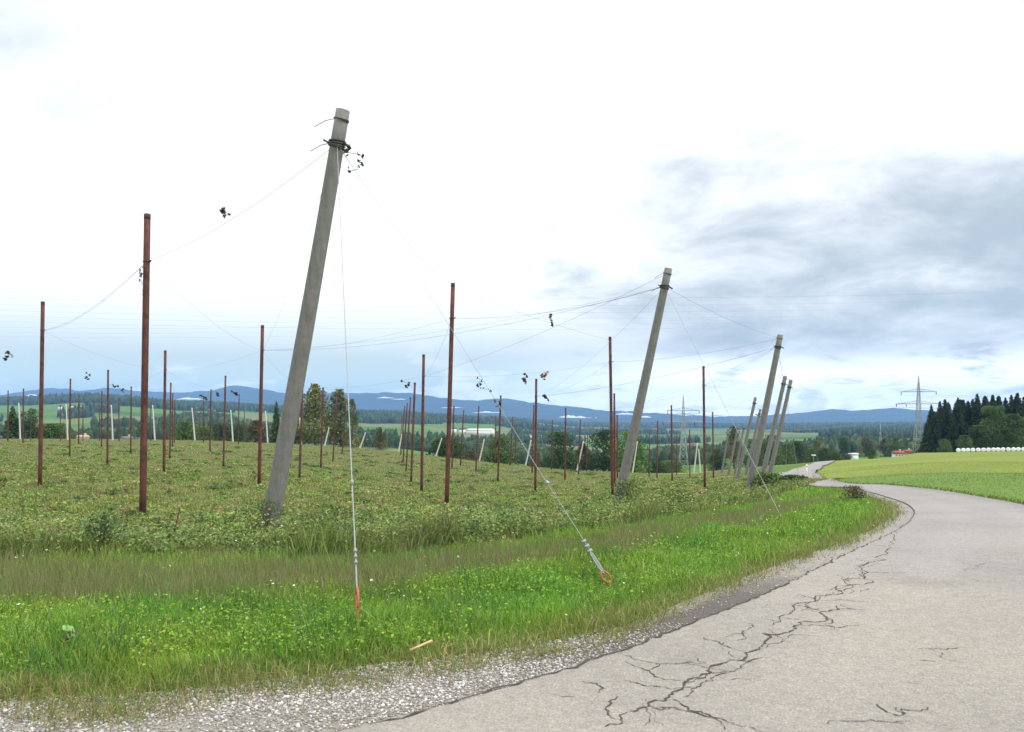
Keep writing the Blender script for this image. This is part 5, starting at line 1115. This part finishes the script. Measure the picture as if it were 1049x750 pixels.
# ---------------------------------------------------------------- houses
for i, (x, y, w_, rc, wc, lab) in enumerate(HOUSES):
    z = Hs(x, y); big = 'hall' in lab or 'barn' in lab or 'long' in lab; dp = min(w_ * .7, 10); wh = 2.6 if y < 600 else 5.5
    if 'hall' in lab: wh = 7; dp = 18
    if rc == 'brown': wh = 2.0
    if rc == 'red' and y < 600: wh = 1.8
    if 'low farmhouse' in lab: wh = 3.2
    rz = random.uniform(-.25, .25); e = tag(empty('house' if not big else 'barn', (x, y, z), rz), lab, 'house' if not big else 'barn', 'far houses and farm buildings')
    m = MB(); m.box((0, 0, wh / 2 - .5), (w_, dp, wh + 1)); m.build('wall', MT[wc], e)
    rh = dp * .38 if not big else dp * .18; o = .35; hw = w_ / 2 + o; hd = dp / 2 + o; m = MB()
    m.add([(-hw, -hd, wh - .1), (hw, -hd, wh - .1), (hw, hd, wh - .1), (-hw, hd, wh - .1), (-hw * .92, 0, wh + rh), (hw * .92, 0, wh + rh)], [(0, 1, 5, 4), (2, 3, 4, 5), (0, 4, 3), (1, 2, 5), (0, 3, 2, 1)]); ro = m.build('roof', MT[rc], e)
    if y < 700 and not big:
        m = MB(); m.box((w_ * .2, dp * .1, wh + rh * .9), (.7, .7, 1.6)); m.build('chimney', MT['tan'], ro)
        for g in (-.28, .02, .3): m = MB(); m.box((w_ * g, -dp / 2 - .02, wh * .5), (w_ * .10, .08, wh * .35)); m.build('window', MT['glass'], e)

# ---------------------------------------------------------------- far woods
def woods(name, lab, u0, u1, y0, y1, n, seed):
    q = np.random.RandomState(seed); y = np.exp(q.uniform(np.log(y0), np.log(y1), n)); x = q.uniform(u0, u1, n) * y
    ok = far_patch(x, y)[1]; x, y = x[ok], y[ok]; k = len(x)
    ang = np.linspace(0, 2 * np.pi, 6, endpoint=False); base = np.array([[math.cos(a) * .8, math.sin(a) * .8, 0.05] for a in ang] + [[math.cos(a + .5), math.sin(a + .5), .45] for a in ang] + [[math.cos(a) * .55, math.sin(a) * .55, .82] for a in ang] + [[0, 0, 1.0]])
    fc = [];
    for r_ in range(2):
        for s in range(6): a = r_ * 6 + s; b = r_ * 6 + (s + 1) % 6; fc += [(a, b, b + 6), (a, b + 6, a + 6)]
    for s in range(6): fc.append((12 + s, 12 + (s + 1) % 6, 18))
    fc = np.array(fc); R_ = np.maximum(2.8, y * .0019) * q.uniform(.7, 1.4, k); Hh = np.minimum(15, 6.5 + y * .004) * q.uniform(.7, 1.15, k)
    con = q.uniform(0, 1, k) < .5
    P = base[None] * (1 + q.uniform(-.28, .28, (k, 19, 1))) ; P[..., :2] *= R_[:, None, None]; P[..., 2] *= Hh[:, None]
    P[con, 12:18, :2] *= .6; P[con, 6:12, :2] *= .85
    P += np.stack([x, y, H(x, y) - .5], -1)[:, None]
    F = (fc[None] + (np.arange(k) * 19)[:, None, None]).reshape(-1, 3)
    c = np.array([(.030, .052, .024), (.042, .070, .030), (.060, .090, .036), (.080, .095, .040)])[q.choice(4, k, p=[.4, .32, .2, .08])] * q.uniform(.75, 1.25, (k, 1))
    print(name, k); return tag(make_mesh(name, P.reshape(-1, 3), [(3, F)], MT['wood_mass'], np.repeat(c, 19, 0)), lab, 'wood', kind='stuff')
woods('far_wood', 'dark woods and hedges on the far slopes at the left', -.80, -.06, 420, 6000, 26000, 1)
woods('far_wood', 'dark woods and copses across the valley in the middle and right', -.06, .80, 330, 6000, 30000, 2)

# ---------------------------------------------------------------- low cloud lying before the mountains
MT['mist'] = material('low_cloud', (.9, .92, .95), 1.0, spec=0)
def cloud_bank(u, y, px0, px1, yp, th, seed):
    q = np.random.RandomState(seed); x0 = (px0 - 524.5) / 800 * y; x1 = (px1 - 524.5) / 800 * y; zc = 1.6 - (yp - 428) / 800 * y; T_ = th / 800 * y; V = []; F = []
    n = max(4, int((px1 - px0) / 2.2))
    for k in range(n):
        t = (k + .5) / n; s = T_ * .55 * math.sin(math.pi * t) ** .6 * q.uniform(.5, 1.1); cx_ = x0 + (x1 - x0) * t; L_ = (x1 - x0) / n * 1.6; b = len(V)
        for a in range(5):
            la = math.pi * a / 4
            for o_ in range(8): lo = 2 * math.pi * o_ / 8; V.append((cx_ + L_ * math.sin(la) * math.cos(lo), y + s * 2 * math.sin(la) * math.sin(lo), zc + s * math.cos(la) * (1 if math.cos(la) > 0 else .4) * q.uniform(.8, 1.2)))
        for a in range(4):
            for o_ in range(8): F.append((b + a * 8 + o_, b + a * 8 + (o_ + 1) % 8, b + (a + 1) * 8 + (o_ + 1) % 8, b + (a + 1) * 8 + o_))
    return V, F
V = []; F = []
for k, a in enumerate([(0, 6, 407, 3), (27, 40, 406.5, 5), (41, 50, 408, 3), (120, 133, 408.5, 2.5), (168, 174, 410, 2), (182, 206, 409.5, 4), (388, 402, 408, 2.5), (402, 414, 409.5, 2), (454, 472, 418, 2), (485, 512, 423, 3), (572, 600, 428.5, 6), (598, 618, 430, 5), (632, 650, 425, 4), (650, 665, 428, 4), (695, 712, 424, 4), (725, 740, 426, 3)]):
    v, f = cloud_bank(0, 6900.0, a[0], a[1], a[2], a[3], k); f = [tuple(i + len(V) for i in q) for q in f]; V += v; F += f
tag(make_mesh('low_cloud', V, F, MT['mist'], smooth=True), 'white banks of low cloud at the foot of the blue mountains', 'cloud', kind='stuff')

# ---------------------------------------------------------------- haze
hz = bpy.data.materials.new('haze'); hz.use_nodes = True; t = hz.node_tree; t.nodes.clear()
pv = t.nodes.new('ShaderNodeVolumePrincipled'); pv.inputs['Color'].default_value = (.27, .56, 1.0, 1); pv.inputs['Density'].default_value = 0.00012; pv.inputs['Anisotropy'].default_value = .0
out = t.nodes.new('ShaderNodeOutputMaterial'); t.links.new(pv.outputs[0], out.inputs['Volume'])
m = MB(); z0, z1 = GZMIN - 1, float(gz2.max()) + 12; m.box((0, 5250, (z0 + z1) / 2), (27400, 10600, z1 - z0)); o = m.build('haze', hz); tag(o, kind='stuff', label='thin blue haze between the field and the mountains', cat='haze')
